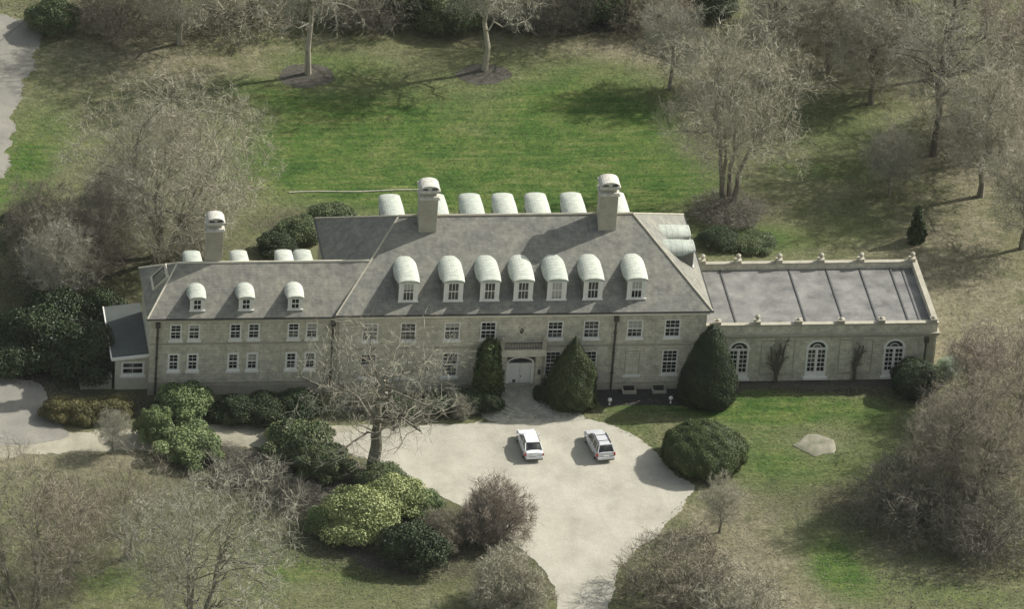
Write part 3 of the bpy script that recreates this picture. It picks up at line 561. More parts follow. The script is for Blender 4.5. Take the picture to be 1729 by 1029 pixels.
def reach(par, targets, rng, K, rr, bend=.45, minr=.0, origin=(0, 0, 0), back=.9, wob=.05, thick=.026):
    """branches that grow from the parent polylines out to the target points"""
    pl, pr = par; P, K0, _ = pl.shape; ts = np.linspace(0, 1, K0*2-1); pos = []; dr = []; rd = []
    D = unit(np.gradient(pl, axis=1))
    for t in ts[1:-1] if K0 > 2 else ts:
        f = t*(K0-1); i = min(int(f), K0-2); w = f-i; pos.append(pl[:, i]*(1-w)+pl[:, i+1]*w); dr.append(D[:, i]*(1-w)+D[:, i+1]*w); rd.append(pr[:, i]*(1-w)+pr[:, i+1]*w)
    pos = np.concatenate(pos); dr = unit(np.concatenate(dr)); rd = np.concatenate(rd); kd = KDTree(len(pos))
    for i, p in enumerate(pos): kd.insert(p, i)
    kd.balance(); o = np.array(origin); pick = np.zeros(len(targets), int); kk = 10
    for j, t in enumerate(targets):
        c = kd.find_n(t, kk); best = 1e9; out = t-o; out = out/(np.linalg.norm(out)+1e-6)
        for co, i, dist in c:
            v = t-pos[i]; sc = dist*(1+back*(1-float(v@out)/(dist+1e-6)))
            if sc < best: best = sc; pick[j] = i
    a = pos[pick]; d = dr[pick]; r = rd[pick]; L = np.linalg.norm(targets-a, axis=1)[:, None]; ctl = a+d*L*bend
    t = np.linspace(0, 1, K)[None, :, None]; Q = a[:, None]*(1-t)**2+2*ctl[:, None]*t*(1-t)+targets[:, None]*t*t
    Q += rng.normal(size=Q.shape)*wob*L[:, None]*(t*(1-t)*4+t*.3)
    lim = np.maximum(np.minimum(r*rr, L[:, 0]*thick+.012), minr); return Q, lim[:, None]*np.linspace(1, .4, K)[None]
def crown_pts(n, c, R, rng, lo=.0, hi=1.0, pw=.5, zmin=.5, lump=None):
    out = np.zeros((0, 3))
    while len(out) < n:
        d = unit(rng.normal(size=(n*2, 3))); q = (lo+(hi-lo)*rng.uniform(0, 1, n*2)**pw)[:, None]
        if lump is not None: q = q*(.84+.20*np.sin(d@lump[0]*1.0+lump[2])[:, None]+.10*np.sin(d@lump[1]+lump[3])[:, None])
        p = np.array(c)+d*q*np.array(R); p = p[p[:, 2] > zmin]; out = np.concatenate([out, p])
    return out[:n]
def make_bare(seed, c, R, r0, top, n, stems=1, spread=0., tw=.024, fork=.3, zmin=1.5, tl=.8, n_fan=2, back=.9):
    """n = limbs, branches, branchlets, twigs; c, R = centre and radii of the crown"""
    rng = np.random.default_rng(seed); base = []; K = 7; lump = (rng.normal(size=3)*3, rng.normal(size=3)*6, rng.uniform(0, 6), rng.uniform(0, 6))
    for s_ in range(stems):
        a = 2*PI*s_/stems+rng.uniform(0, 1); sp = spread*rng.uniform(.4, 1.1); pts = np.zeros((K, 3)); ro = 0 if stems == 1 else min(1.2, .07*stems+.2)*rng.uniform(.2, 1)
        pts[0] = (math.cos(a)*ro, math.sin(a)*ro, -.15); hh = top*(rng.uniform(.75, 1.05) if stems > 1 else 1)
        for k in range(1, K): f = k/(K-1); pts[k] = pts[0]+np.array([math.cos(a)*sp*f**1.2, math.sin(a)*sp*f**1.2, hh*f])+rng.normal(size=3)*np.array([.012, .012, 0])*top
        base.append(pts)
    pl = np.stack(base); lv0 = (pl, np.tile(r0*np.array([1.35, 1.0, .9, .75, .6, .42, .2]), (stems, 1)))
    # parents below the fork height are left out by starting the reachable part of the stem there
    k0 = int(fork*(K-1)); up = (pl[:, k0:], lv0[1][:, k0:])
    o = (0, 0, zmin*.5)
    l1 = reach(up, crown_pts(n[0], c, R, rng, .62, .92, 1, zmin, lump), rng, 7, .62, .35, .02, o, 1.6)
    l2 = reach(l1, crown_pts(n[1], c, R, rng, .25, .97, .5, zmin, lump), rng, 5, .6, .5, .016, o, back)
    both = (np.concatenate([l1[0][:, ::1][:, [0, 2, 3, 5, 6]], l2[0]]), np.concatenate([l1[1][:, [0, 2, 3, 5, 6]], l2[1]]))
    l3 = reach(both, crown_pts(n[2], c, R, rng, .15, 1.0, .45, zmin*.8, lump), rng, 4, .6, .5, .011, o, back, .07)
    l4 = grow(l3, n[3], .15, 1, (.25, .9), 1e-9, .1, rng, None, 3, .6, .12)
    def fan(par, m, ln, K, w):
        pl_, pr_ = par; i = np.repeat(np.arange(len(pl_)), m); t = rng.uniform(.15, 1, len(i)); kk_ = pl_.shape[1]-1; f = t*kk_; i0 = np.minimum(f.astype(int), kk_-1); wq = (f-i0)[:, None]
        a = pl_[i, i0]*(1-wq)+pl_[i, i0+1]*wq; d = unit(pl_[i, i0+1]-pl_[i, i0]); pp = rng.normal(size=d.shape); pp = unit(pp-(pp*d).sum(1, keepdims=True)*d); A = rng.uniform(.3, 1.0, len(i))[:, None]
        nd = unit(d*np.cos(A)+pp*np.sin(A)+np.array([0, 0, .12])); L = (ln*rng.uniform(.5, 1.3, len(i)))[:, None]; q = np.zeros((len(i), K, 3)); q[:, 0] = a
        for k in range(1, K): nd = unit(nd+rng.normal(size=nd.shape)*.15); q[:, k] = q[:, k-1]+nd*L/(K-1)
        return q, np.full((len(i), K), w)
    l4 = fan(l3, n[3], tl, 3, .01); l5 = fan(l4, n_fan, tl*.7, 2, .01)
    trunk = np.concatenate([tubes(lv0, 9), tubes(l1, 6), tubes(l2, 4)])
    twig = np.concatenate([ribbons(l3, tw*1.7, rng), ribbons(l4, tw*1.1, rng), ribbons(l5, tw*.85, rng)])
    return (quad_mesh('trunk', trunk, [bark], rng.uniform(0, 1, len(trunk))), quad_mesh('crown', twig, [bark], rng.uniform(0, 1, len(twig))))
bark = leafmat('bark_grey', (.11, .10, .078), (.25, .23, .18), .9)
bark_lt = leafmat('bark_pale', (.24, .22, .17), (.42, .39, .31), .9)
bark_dk = leafmat('bark_dark', (.06, .052, .042), (.13, .115, .09), .9)
twig_grey = leafmat('twigs_grey', (.22, .215, .165), (.42, .405, .32), .9)
twig_tan = leafmat('twigs_tan', (.25, .235, .175), (.46, .435, .335), .9)
twig_brown = leafmat('twigs_brown', (.17, .15, .11), (.34, .305, .23), .9)
twig_red = leafmat('twigs_reddish', (.19, .16, .125), (.37, .32, .255), .9)
twig_dark = leafmat('twigs_dark', (.10, .094, .074), (.23, .215, .17), .9)
V = {}
V['spread'] = make_bare(11, (0, 0, 9.4), (9.8, 9.8, 8.0), .6, 9.5, (20, 150, 620, 3), tw=.021, fork=.2, zmin=2.2, tl=1.0, back=1.3)
V['dome'] = make_bare(5, (0, 0, 9.0), (9.6, 9.6, 9.6), .26, 8.5, (60, 420, 3200, 5), tw=.020, stems=6, spread=2.6, fork=.17, zmin=1.8)
V['vase'] = make_bare(21, (0, 0, 9.6), (6.8, 6.8, 7.4), .30, 10.0, (30, 250, 1500, 5), fork=.26, zmin=2.4, tl=.9)
V['airy'] = make_bare(77, (0, 0, 9.6), (8.4, 8.4, 8.4), .28, 8.5, (46, 280, 1500, 4), stems=4, spread=1.8, fork=.2, zmin=2.0, tl=1.0, tw=.022)
V['thin'] = make_bare(79, (0, 0, 9.6), (8.8, 8.8, 8.4), .24, 8.5, (40, 240, 1500, 4), stems=3, spread=1.6, fork=.2, zmin=2.0, tl=.9, tw=.02)
V['tall'] = make_bare(8, (0, 0, 12.0), (6.2, 6.2, 8.6), .34, 16.5, (34, 240, 1000, 4), tl=.9, fork=.33, zmin=4.5)
V['thicket'] = make_bare(31, (0, 0, 1.4), (4.6, 4.6, 3.6), .06, 2.6, (60, 280, 1100, 4), stems=16, spread=2.0, fork=0, zmin=.25, tl=.6)
V['brush'] = make_bare(41, (0, 0, 2.0), (4.2, 4.2, 4.0), .055, 4.0, (70, 400, 2200, 5), stems=26, spread=2.4, fork=0, zmin=.4, tl=.5, back=2.0)
V['lawn'] = make_bare(61, (0, 0, 12.8), (8, 8, 8.5), .27, 17.5, (40, 240, 1300, 4), fork=.25, zmin=4.6, tw=.03)
def bare(px, py, kind, s, label, cat='tree', tw=twig_grey, bk=bark, rz=0, sz=1, name='bare_tree', group='leafless trees in the grounds', dz=0):
    p = Z(px, py); r = empty(name, (p.x, p.y, dz), rz); r.scale = (s, s, s*sz); tag(r, label, cat, group)
    for nm, me, m in (('trunk', V[kind][0], bk), ('crown', V[kind][1], tw)):
        o = bpy.data.objects.new(nm, me); scene.collection.objects.link(o); o.parent = r; o.material_slots[0].link = 'OBJECT'; o.material_slots[0].material = m
    return r
def leaves(P, N, size, rng, tilt=.7):
    n = len(P); d = unit(N+rng.normal(size=(n, 3))*tilt); a = unit(np.cross(d, rng.normal(size=(n, 3)))); b = np.cross(d, a)
    s = (size*rng.uniform(.6, 1.3, n))[:, None]; a = a*s; b = b*s*.6
    return np.stack([P-a, P-b, P+a, P+b], 1)
def make_lobed(seed, R, H, nl, n, leaf=.16, lobe=.34, q0=.55, q1=.82):
    rng = np.random.default_rng(seed); c = []; r = []
    for k in range(nl):
        a = rng.uniform(0, 2*PI); e = math.acos(rng.uniform(0.05, 1)); q = rng.uniform(q0, q1)
        c.append((math.cos(a)*math.sin(e)*R*q, math.sin(a)*math.sin(e)*R*q, max(.25*H, math.cos(e)*H*q))); r.append(min(R, H)*lobe*rng.uniform(.65, 1.25))
    c.append((0, 0, H*.4)); r.append(min(R, H)*.6); c = np.array(c); r = np.array(r)
    w = r**2; k = rng.choice(len(c), n, p=w/w.sum()); N = unit(rng.normal(size=(n, 3))); N[:, 2] = np.where(N[:, 2] < -.3, -N[:, 2], N[:, 2])
    rad = r[k]*rng.uniform(.72, 1.06, n); P = c[k]+N*rad[:, None]*np.array([1.15, 1.15, .95]); P[:, 2] = np.maximum(P[:, 2], .05)
    shade = np.clip(rng.uniform(0, 1, n)*.75+rng.uniform(-.3, .4, len(c))[k]+.1, 0, 1)
    stem = tubes(grow((np.array([[[0, 0, 0], [0, 0, H*.3]]], float), np.array([[.12, .08]])), 9, 0, .6, (.5, 1.2), 2.2, .3, rng, None, 4, .6), 4)
    return quad_mesh('stem', stem, [bark], rng.uniform(0, 1, len(stem))), quad_mesh('foliage', leaves(P, N, leaf, rng), [bark], shade)
def make_clipped(seed, prof, n, leaf=.10, wob=.05):
    """prof: list of (height, radius) for a clipped evergreen, leaf shell over an inner core"""
    rng = np.random.default_rng(seed); hz = np.array([p[0] for p in prof]); rr = np.array([p[1] for p in prof])
    u = rng.uniform(hz[0], hz[-1], n*3); ra = np.interp(u, hz, rr); slope = np.gradient(rr, hz); ar = ra*np.sqrt(1+np.interp(u, hz, slope)**2)
    keep = rng.uniform(0, ar.max(), len(u)) < ar; u = u[keep][:n]; ra = ra[keep][:n]; m = len(u); th = rng.uniform(0, 2*PI, m); lum = rng.normal(size=(3, 3))*2.2
    wv = 1+wob*np.sin(th*3+u*1.3+seed)+wob*.7*np.sin(th*7-u*2.1)+wob*.4*np.sin(u*5+th*11)
    sl = np.interp(u, hz, slope); N = unit(np.stack([np.cos(th), np.sin(th), -sl], 1))
    P = np.stack([np.cos(th)*ra*wv, np.sin(th)*ra*wv, u], 1)+N*rng.normal(-.05, .07, m)[:, None]
    k3 = np.sin(P@lum[0])+np.sin(P@lum[1]+1)+np.sin(P@lum[2]+2); P = P+N*(k3*.05)[:, None]; shd = np.clip(rng.uniform(0, 1, len(P))*.7+.15+k3*.13, 0, 1); L = leaves(P, N, leaf, rng, .55); K = 18; J = 12
    hh = np.linspace(hz[0], hz[-1], J); g = np.zeros((J, K, 3))
    for j in range(J):
        for k in range(K):
            t = 2*PI*k/K; q = max(np.interp(hh[j], hz, rr)*(1+wob*math.sin(t*3+hh[j]*1.3+seed))-.14, .01); g[j, k] = (q*math.cos(t), q*math.sin(t), hh[j]-.05)
    core = np.stack([g[:-1], np.roll(g[:-1], -1, 1), np.roll(g[1:], -1, 1), g[1:]], 2).reshape(-1, 4, 3)
    A = np.concatenate([core, L]); return quad_mesh('foliage', A, [bark], np.concatenate([np.full(len(core), .15), shd]))
yew = leafmat('yew_green', (.012, .022, .010), (.045, .070, .024))
yew_lt = leafmat('box_green', (.028, .046, .014), (.085, .115, .034))
yew_md = leafmat('yew_mid', (.018, .032, .012), (.085, .11, .035))
ever = leafmat('evergreen_dark', (.014, .026, .012), (.060, .088, .034))
rhod = leafmat('rhododendron_green', (.045, .075, .026), (.21, .27, .11))
rhod_y = leafmat('rhododendron_light', (.05, .08, .03), (.27, .33, .14))
rhod_lt = leafmat('pale_laurel', (.11, .15, .05), (.42, .45, .20))
rhod_md = leafmat('mid_green_shrub', (.036, .058, .024), (.15, .185, .08))
hedge_m = leafmat('brownish_hedge', (.05, .05, .02), (.20, .18, .07))
pale_m = leafmat('pale_variegated', (.25, .32, .22), (.60, .68, .55))
S = {}
for k, sd_ in (('a', 1), ('b', 2), ('c', 3)): S[k] = make_lobed(sd_, 3.2, 3.6, 46, 34000, .095, .30)
for k, sd_ in (('d', 7), ('e', 8)): S[k] = make_lobed(sd_, 3.2, 3.6, 40, 26000, .11, .21, .45, 1.0)
def shrub(px, py, var, sx, sz, label, mat, rz=0, cat='shrub', name='evergreen_shrub', group='evergreen shrubs around the house', world=None, sy=None):
    p = Vector(world) if world else Z(px, py); r = empty(name, (p.x, p.y, 0), rz); r.scale = (sx, sy or sx, sz); tag(r, label, cat, group)
    for nm, me, m in (('stem', S[var][0], bark_dk), ('foliage', S[var][1], mat)):
        o = bpy.data.objects.new(nm, me); scene.collection.objects.link(o); o.parent = r; o.material_slots[0].link = 'OBJECT'; o.material_slots[0].material = m
    return r
def clipped(px, py, prof, n, mat, label, name, seed, cat='topiary', wob=.05, leaf=.062):
    p = Z(px, py); r = empty(name, (p.x, p.y, 0)); tag(r, label, cat)
    me = make_clipped(seed, prof, n, leaf, wob); me.materials[0] = mat
    o = bpy.data.objects.new('foliage', me); scene.collection.objects.link(o); o.parent = r
    t = MB(); t.tube([(0, 0, -.1), (0.05, 0, prof[-1][0]*.6)], [.2, .1], 6); t.build('trunk', bark_dk, r)
# clipped evergreens
def sphere_prof(R, H, z0=.15, p=2.0, n=12): return [(z0+(H-z0)*t, R*max(0.02, (1-abs((t-.32)/(.32 if t < .32 else .68))**p))**(1/p)*(1 if t > .02 else .9)) for t in np.linspace(0, 1, n)]
clipped(963, 682, [(.1, 1.9), (.8, 2.35), (2, 2.3), (3.4, 2.0), (4.8, 1.4), (6.0, .7), (6.8, .3), (7.3, .05)], 34000, yew_md, 'egg-shaped clipped yew standing right of the front door steps', 'clipped_yew', 3, wob=.075)
clipped(1193, 676, [(.1, 2.3), (.7, 2.7), (1.8, 2.65), (3.6, 2.25), (5.4, 1.6), (7.0, .95), (7.8, .5), (8.2, .05)], 40000, yew, 'tallest dark clipped yew cone between main block and flat-roofed wing', 'clipped_yew', 4, wob=.045)
clipped(1187, 783, [(.1, 2.9), (.5, 3.65), (1.3, 3.9), (2.1, 3.65), (2.8, 2.95), (3.3, 2.0), (3.6, 1.1), (3.75, .05)], 60000, yew_lt, 'broad low clipped green dome at the right edge of the gravel court', 'clipped_dome', 5, wob=.035)
clipped(1543, 664, [(.1, 1.5), (.6, 2.1), (1.4, 2.35), (2.2, 2.2), (2.9, 1.5), (3.3, .7), (3.4, .05)], 24000, yew, 'small dark round evergreen at the right corner of the flat-roofed wing', 'round_evergreen', 6, cat='shrub', wob=.09)
clipped(822, 672, [(.1, 1.0), (1, 1.3), (3, 1.25), (4.6, 1.0), (5.6, .75), (6.2, .4), (6.4, .05)], 8000, yew_lt, 'slender loose conifer growing left of the front door', 'conifer', 7, cat='tree', wob=.14, leaf=.13)
clipped(1546, 408, [(.1, .7), (1, .8), (2, .55), (3.2, .3), (4, .05)], 3000, ever, 'small narrow dark conifer alone on the rough grass behind the wing', 'conifer', 8, cat='tree', wob=.2, leaf=.14)
# leafy shrubs: px, py (foot), variant, spread, height, label, material
for a in [
 (312, 700, 'd', 1.0, .82, 'rounded mid-green rhododendron against the left wing of the house', rhod),
 (398, 706, 'b', .72, .62, 'dark evergreen shrub left part of the bank below the left wing', ever),
 (447, 706, 'c', .78, .66, 'dark evergreen shrub in the middle of the bank below the left wing', ever),
 (500, 700, 'a', .72, .66, 'dark evergreen shrub right end of the bank below the left wing', ever),
 (262, 745, 'e', .6, .95, 'tall light-green shrub left of the pair beside the front path', rhod_y),
 (318, 768, 'e', 1.05, .72, 'broad light-green rhododendron on the south edge of the front path', rhod_y),
 (505, 768, 'd', 1.1, .95, 'mid-green shrub on the path edge left of the big pale tree', rhod_md),
 (478, 745, 'd', .5, .6, 'small yellow-green shrub touching the path left of the big tree', rhod_lt),
 (545, 800, 'e', .9, .75, 'dull green shrub just left of the big pale tree trunk', rhod_md),
 (600, 900, 'a', 1.22, 1.15, 'large pale yellow-green flowering laurel in the front bed', rhod_lt),
 (665, 862, 'b', 1.05, .95, 'pale green laurel right of the largest yellow laurel', rhod_lt),
 (560, 900, 'c', .75, .8, 'green laurel on the left edge of the yellow laurel clump', rhod),
 (640, 822, 'c', .8, .6, 'mid-green shrub at the foot of the big pale tree', rhod_md),
 (712, 865, 'a', .7, .6, 'green shrub between yellow laurel and brown bush by the gravel', rhod),
 (697, 950, 'b', 1.05, 1.1, 'dark green shrub at the lower end of the yellow laurel clump', ever),
 (140, 625, 'a', 1.3, 1.3, 'big dark evergreen immediately left of the glazed porch', ever),
 (60, 600, 'b', 1.4, 1.35, 'big dark evergreen at the left edge behind the asphalt', ever),
 (20, 622, 'c', .9, .8, 'low dark evergreen at the far left edge beside the asphalt', ever),
 (95, 560, 'c', 1.1, 1.3, 'dark evergreen behind the two big evergreens left of the porch', ever),
 (165, 560, 'b', .9, 1.2, 'dark green holly close behind the porch roof', ever),
 (465, 425, 'a', .65, .5, 'dark shrub on the lawn edge behind the left wing dormers', ever),
 (515, 398, 'b', .8, .5, 'olive green shrub behind the left corner of the main roof', rhod_md),
 (560, 380, 'c', .8, .6, 'low olive shrub peeping above the left end of the main roof', rhod_md),
 (45, 400, 'b', .8, 1.0, 'dark evergreen by the lane at the left edge, upper half', ever),
 (760, 45, 'a', 1.2, 1.1, 'rhododendron at the back edge of the lawn behind the second lawn tree', rhod_md),
 (700, 25, 'b', 1.1, 1.0, 'rhododendron in the top woodland strip between the two lawn trees', ever),
 (1010, 25, 'c', 1.1, .9, 'rhododendron at the top woodland strip right of the lawn trees', rhod_md),
 (1200, 18, 'b', .9, .9, 'dark evergreen at the top edge right of centre', ever),
 (1480, 50, 'a', 1.5, 1.3, 'big green rhododendron at the top edge on the right', rhod_md),
 (1440, 30, 'c', 1.1, 1.2, 'dark evergreen left of the big rhododendron at top right', ever),
 (90, 50, 'b', .9, 1.0, 'green shrub by the end of the lane in the top left corner', rhod_md),
 (790, 690, 'c', .55, .6, 'small dark shrub under the house wall left of the steps', ever),
 (828, 694, 'a', .42, .5, 'small dark evergreen bush hugging the left side of the steps', ever),
 (735, 695, 'b', .6, .55, 'low dark shrub under the house wall behind the big tree', ever),
 (675, 700, 'a', .6, .55, 'low dark shrub at the foot of the facade left of centre', ever),
 (915, 676, 'b', .32, .42, 'tiny dark bush hugging the right side of the steps', ever),
 (1275, 416, 'c', .7, .35, 'low dark green mat behind the flat-roofed wing, left part', rhod_md),
 (1215, 412, 'a', .7, .4, 'low dark green shrub in the angle behind the two house blocks', ever),
]: shrub(*a[:6], a[6], rz=(a[0]*.37) % 6.28)
shrub(1600, 634, 'b', .38, .55, 'pale whitish-green variegated shrub at the right end of the wing', pale_m, name='variegated_shrub', group=None)
for i, (px, py) in enumerate([(102, 702), (132, 706), (165, 704), (196, 700)]):
    shrub(px, py, 'abca'[i], .62, .52, ['brownish-yellow hedge plant beside the asphalt, leftmost of four', 'brownish hedge plant, second of four from the asphalt', 'brownish hedge plant, third of four from the asphalt', 'brownish hedge plant, last of four nearest the porch'][i], hedge_m, name='hedge_shrub', group='brownish hedge plants by the asphalt')
# leafless trees and bushes
bare(632, 800, 'spread', .98, 'big pale leafless tree with spreading limbs in front of the house', tw=twig_grey, bk=bark, rz=2.2)
bare(280, 434, 'dome', 1.12, 'broad domed leafless tree behind the left wing', tw=twig_tan, rz=.5, sz=.93)
bare(1228, 352, 'airy', 1.05, 'multi-stemmed leafless tree behind the junction of house and wing', tw=twig_tan, rz=2, sz=1.2)
bare(1575, 262, 'tall', .9, 'slim dark-trunked leafless tree on the rough grass at right', tw=twig_grey, bk=bark_dk, rz=1)
bare(1600, 128, 'tall', .9, 'leafless tree behind the slim dark-trunked one, nearer the top', tw=twig_tan, bk=bark_dk, rz=2.7)
bare(1655, 332, 'vase', .95, 'forked leafless tree near the right edge level with the wing roof', tw=twig_tan, rz=.2)
bare(1725, 420, 'vase', .8, 'leafless tree cut by the right edge level with the wing', tw=twig_tan, rz=3.2)
bare(1725, 215, 'vase', 1.0, 'leafless tree cut by the right edge in the upper quarter', tw=twig_red, rz=4.2)
bare(1395, 120, 'vase', .8, 'leafless tree at the top in front of the dark rhododendrons', tw=twig_tan, rz=5)
bare(1300, 140, 'tall', .8, 'pale leafless tree at the top between lawn and rough grass', tw=twig_tan, rz=1.5)
bare(1660, 60, 'vase', 1.1, 'leafless tree in the top right corner', tw=twig_tan, rz=1.9)
bare(520, 124, 'lawn', 1.0, 'leafless lawn tree in the left mulch ring', tw=twig_grey, bk=bark_lt, rz=.3)
bare(818, 118, 'lawn', .95, 'leafless lawn tree in the right mulch ring', tw=twig_grey, bk=bark_lt, rz=1.9)
bare(303, 74, 'vase', .9, 'leafless tree with forked trunk at the top left of the lawn', tw=twig_tan, bk=bark_lt, rz=3)
bare(1056, 42, 'tall', .95, 'leafless tree at the back edge of the lawn right of centre', tw=twig_dark, bk=bark_dk, rz=.9)
bare(95, 525, 'vase', .62, 'grey leafless tree rising behind the evergreens at the left edge', tw=twig_grey, rz=.6)
bare(60, 470, 'vase', .66, 'twiggy leafless tree at the left edge above the evergreens', tw=twig_brown, rz=1.7)
bare(165, 480, 'vase', .6, 'brown leafless tree just left of the broad domed tree', tw=twig_brown, rz=2.8)
bare(45, 1085, 'thin', 1.1, 'leafless tree in the bottom left corner', tw=twig_brown, rz=.4)
bare(330, 1110, 'thin', 1.15, 'leafless tree rising from the bottom edge left of the laurels', tw=twig_grey, bk=bark, rz=4.0)
bare(215, 945, 'thin', .6, 'small leafless tree between the two bottom left trees', tw=twig_brown, rz=5.2)
bare(1470, 175, 'vase', .85, 'leafless tree on the rough grass between the top rhododendron and the flat roof', tw=twig_tan, rz=2.2)
bare(1690, 265, 'tall', .8, 'tall thin leafless tree behind the forked one at the right edge', tw=twig_tan, rz=.9)
bare(1500, 330, 'vase', .5, 'small wispy leafless tree directly behind the flat roof of the wing', tw=twig_grey, rz=.1)
bare(1130, 150, 'vase', .62, 'small wispy leafless tree at the right edge of the green lawn', tw=twig_grey, rz=4.4)
bare(110, 985, 'thin', .7, 'wispy leafless tree at the bottom left, second from the edge', tw=twig_brown, rz=2.4)
bare(190, 765, 'vase', .28, 'tiny leafless sapling on the edge of the front path', tw=twig_grey, rz=1.4)
bare(1640, 850, 'dome', .88, 'dark brown domed leafless tree at the lower right edge', tw=twig_brown, bk=bark_dk, rz=1.0, sz=.85)
bare(1735, 760, 'airy', .85, 'leafless tree cut by the right edge below the wing', tw=twig_red, rz=2.0)
bare(1640, 690, 'vase', .55, 'small reddish leafless tree right of the round dark evergreen', tw=twig_red, rz=3.0)
bare(1215, 900, 'vase', .36, 'small pale sapling on the rough grass right of the gravel', tw=twig_tan, rz=3.3)
T = 'leafless bushes in the grounds'
for a in [
 (830, 905, 'brush', .95, 'dense upright brown bush at the bottom of the gravel court', twig_red, .8),
 (745, 925, 'brush', .62, 'small brown bush between dark green shrub and big brown bush', twig_brown, 1.8),
 (860, 1030, 'brush', 1.0, 'tan twiggy bush at the bottom edge left of the drive', twig_tan, 2.8),
 (1150, 1010, 'thicket', 1.25, 'wide tan twiggy bush at the bottom edge right of the drive', twig_brown, .3),
 (1250, 1060, 'thicket', 1.1, 'tan bush at the bottom edge, second to the right of the drive', twig_tan, 1.3),
 (1540, 880, 'thicket', 1.3, 'dark brown bush under the lower right domed tree', twig_dark, 2.3),
 (1660, 930, 'thicket', 1.2, 'dark olive bush at the lower right edge', twig_dark, 3.3),
 (1610, 740, 'thicket', 1.0, 'brown bush right of the lawn below the wing', twig_red, 4.3),
 (430, 810, 'thicket', .75, 'low dark leafless bush in the bed below the path, left one', twig_dark, 5.3),
 (500, 850, 'thicket', .7, 'low dark leafless bush in the bed left of the yellow laurels', twig_dark, .9),
 (380, 775, 'thicket', .5, 'low dark leafless bush on the bed rim next to the path', twig_dark, 1.9),
 (620, 35, 'thicket', 1.2, 'dark twiggy bush in the top woodland, leftmost', twig_dark, 3.9),
 (560, 18, 'thicket', 1.2, 'tan twiggy bush at the top edge behind the left lawn tree', twig_tan, 4.9),
 (870, 30, 'thicket', 1.2, 'twiggy bush in the top woodland behind the right lawn tree', twig_grey, 5.9),
 (940, 38, 'thicket', 1.1, 'twiggy bush in the top woodland, second right of the lawn tree', twig_dark, .5),
 (1100, 35, 'thicket', 1.1, 'brown bush in the top woodland near the back lawn tree', twig_brown, 1.5),
 (400, 35, 'thicket', 1.3, 'tan bush at the top edge between forked tree and lawn tree', twig_tan, 2.5),
 (200, 45, 'thicket', 1.3, 'brown bush at the top left between lane and forked tree', twig_brown, 3.5),
 (1330, 60, 'thicket', 1.2, 'tan bush at the top right of centre', twig_tan, 4.5),
 (1230, 372, 'thicket', .9, 'low dark bush under the multi-stemmed tree behind the house', twig_dark, 5.5),
 (190, 350, 'brush', .8, 'grey bush on the left flank of the broad domed tree', twig_grey, .6),
 (120, 430, 'brush', .8, 'grey-brown bush between lane and broad domed tree', twig_brown, 1.6),
 (330, 440, 'brush', .6, 'tan bush behind the left wing chimney', twig_tan, 2.6),
 (780, 700, 'brush', .38, 'small twiggy bush at the facade left of the steps', twig_grey, 3.6),
 (615, 690, 'brush', .5, 'twiggy bush at the facade behind the big pale tree', twig_grey, 4.6),
]: bare(a[0], a[1], a[2], a[3], a[4], 'bush', a[5], bark_dk, a[6], name='bare_bush', group=T, sz=.5 if a[4].startswith('low') else 1)
# wall-trained fruit trees on the orangery
for i, (x, hh) in enumerate(((24.15, 4.2), (31.5, 3.9))):
    rng = np.random.default_rng(50+i); y = OY-.35; r = empty('wall_shrub', (x, y, 0))
    tag(r, ['forked wall-trained tree between the first two arched windows', 'single-stemmed wall-trained tree between the last two arched windows'][i], 'tree', 'wall-trained trees on the flat-roofed wing')
    if i == 0: st_ = [[(0, 0, 0), (-.05, 0, 1.0), (-.5, 0, 2.1), (-.75, .05, 3.9)], [(0, 0, .8), (.25, 0, 1.7), (.45, 0, 2.6), (.6, .05, hh)], [(-.2, 0, 1.4), (-.1, 0, 2.4), (.1, 0, 3.6), (.15, 0, 4.1)]]
    else: st_ = [[(0, 0, 0), (0, 0, 1.3), (.05, 0, 2.6), (.3, .05, hh)], [(0, 0, 1.0), (-.15, 0, 1.6), (-.1, 0, 2.4), (.0, .05, 3.0)], [(.05, 0, 2), (.3, 0, 2.5), (.5, 0, 3.1), (.6, 0, 3.9)]]
    pl = np.array(st_, float); pr = np.tile(np.array([.17, .14, .1, .05]), (3, 1)); l1 = grow((pl, pr), 10, .25, 1, (.5, 1.4), .3, .1, rng, None, 3, .4); l1[0][:, :, 1] *= .3
    l2 = grow(l1, 8, .1, 1, (.4, 1.2), .7, 0, rng, None, 2, .5); l2[0][:, :, 1] = np.clip(l2[0][:, :, 1], -.5, .25)
    q = np.concatenate([tubes((pl, pr), 6), tubes(l1, 3)]); o = bpy.data.objects.new('trunk', quad_mesh('trunk', q, [bark_dk], rng.uniform(0, 1, len(q)))); scene.collection.objects.link(o); o.parent = r
    q = ribbons(l2, .045, rng); o = bpy.data.objects.new('crown', quad_mesh('crown', q, [twig_dark], rng.uniform(0, 1, len(q)))); scene.collection.objects.link(o); o.parent = r
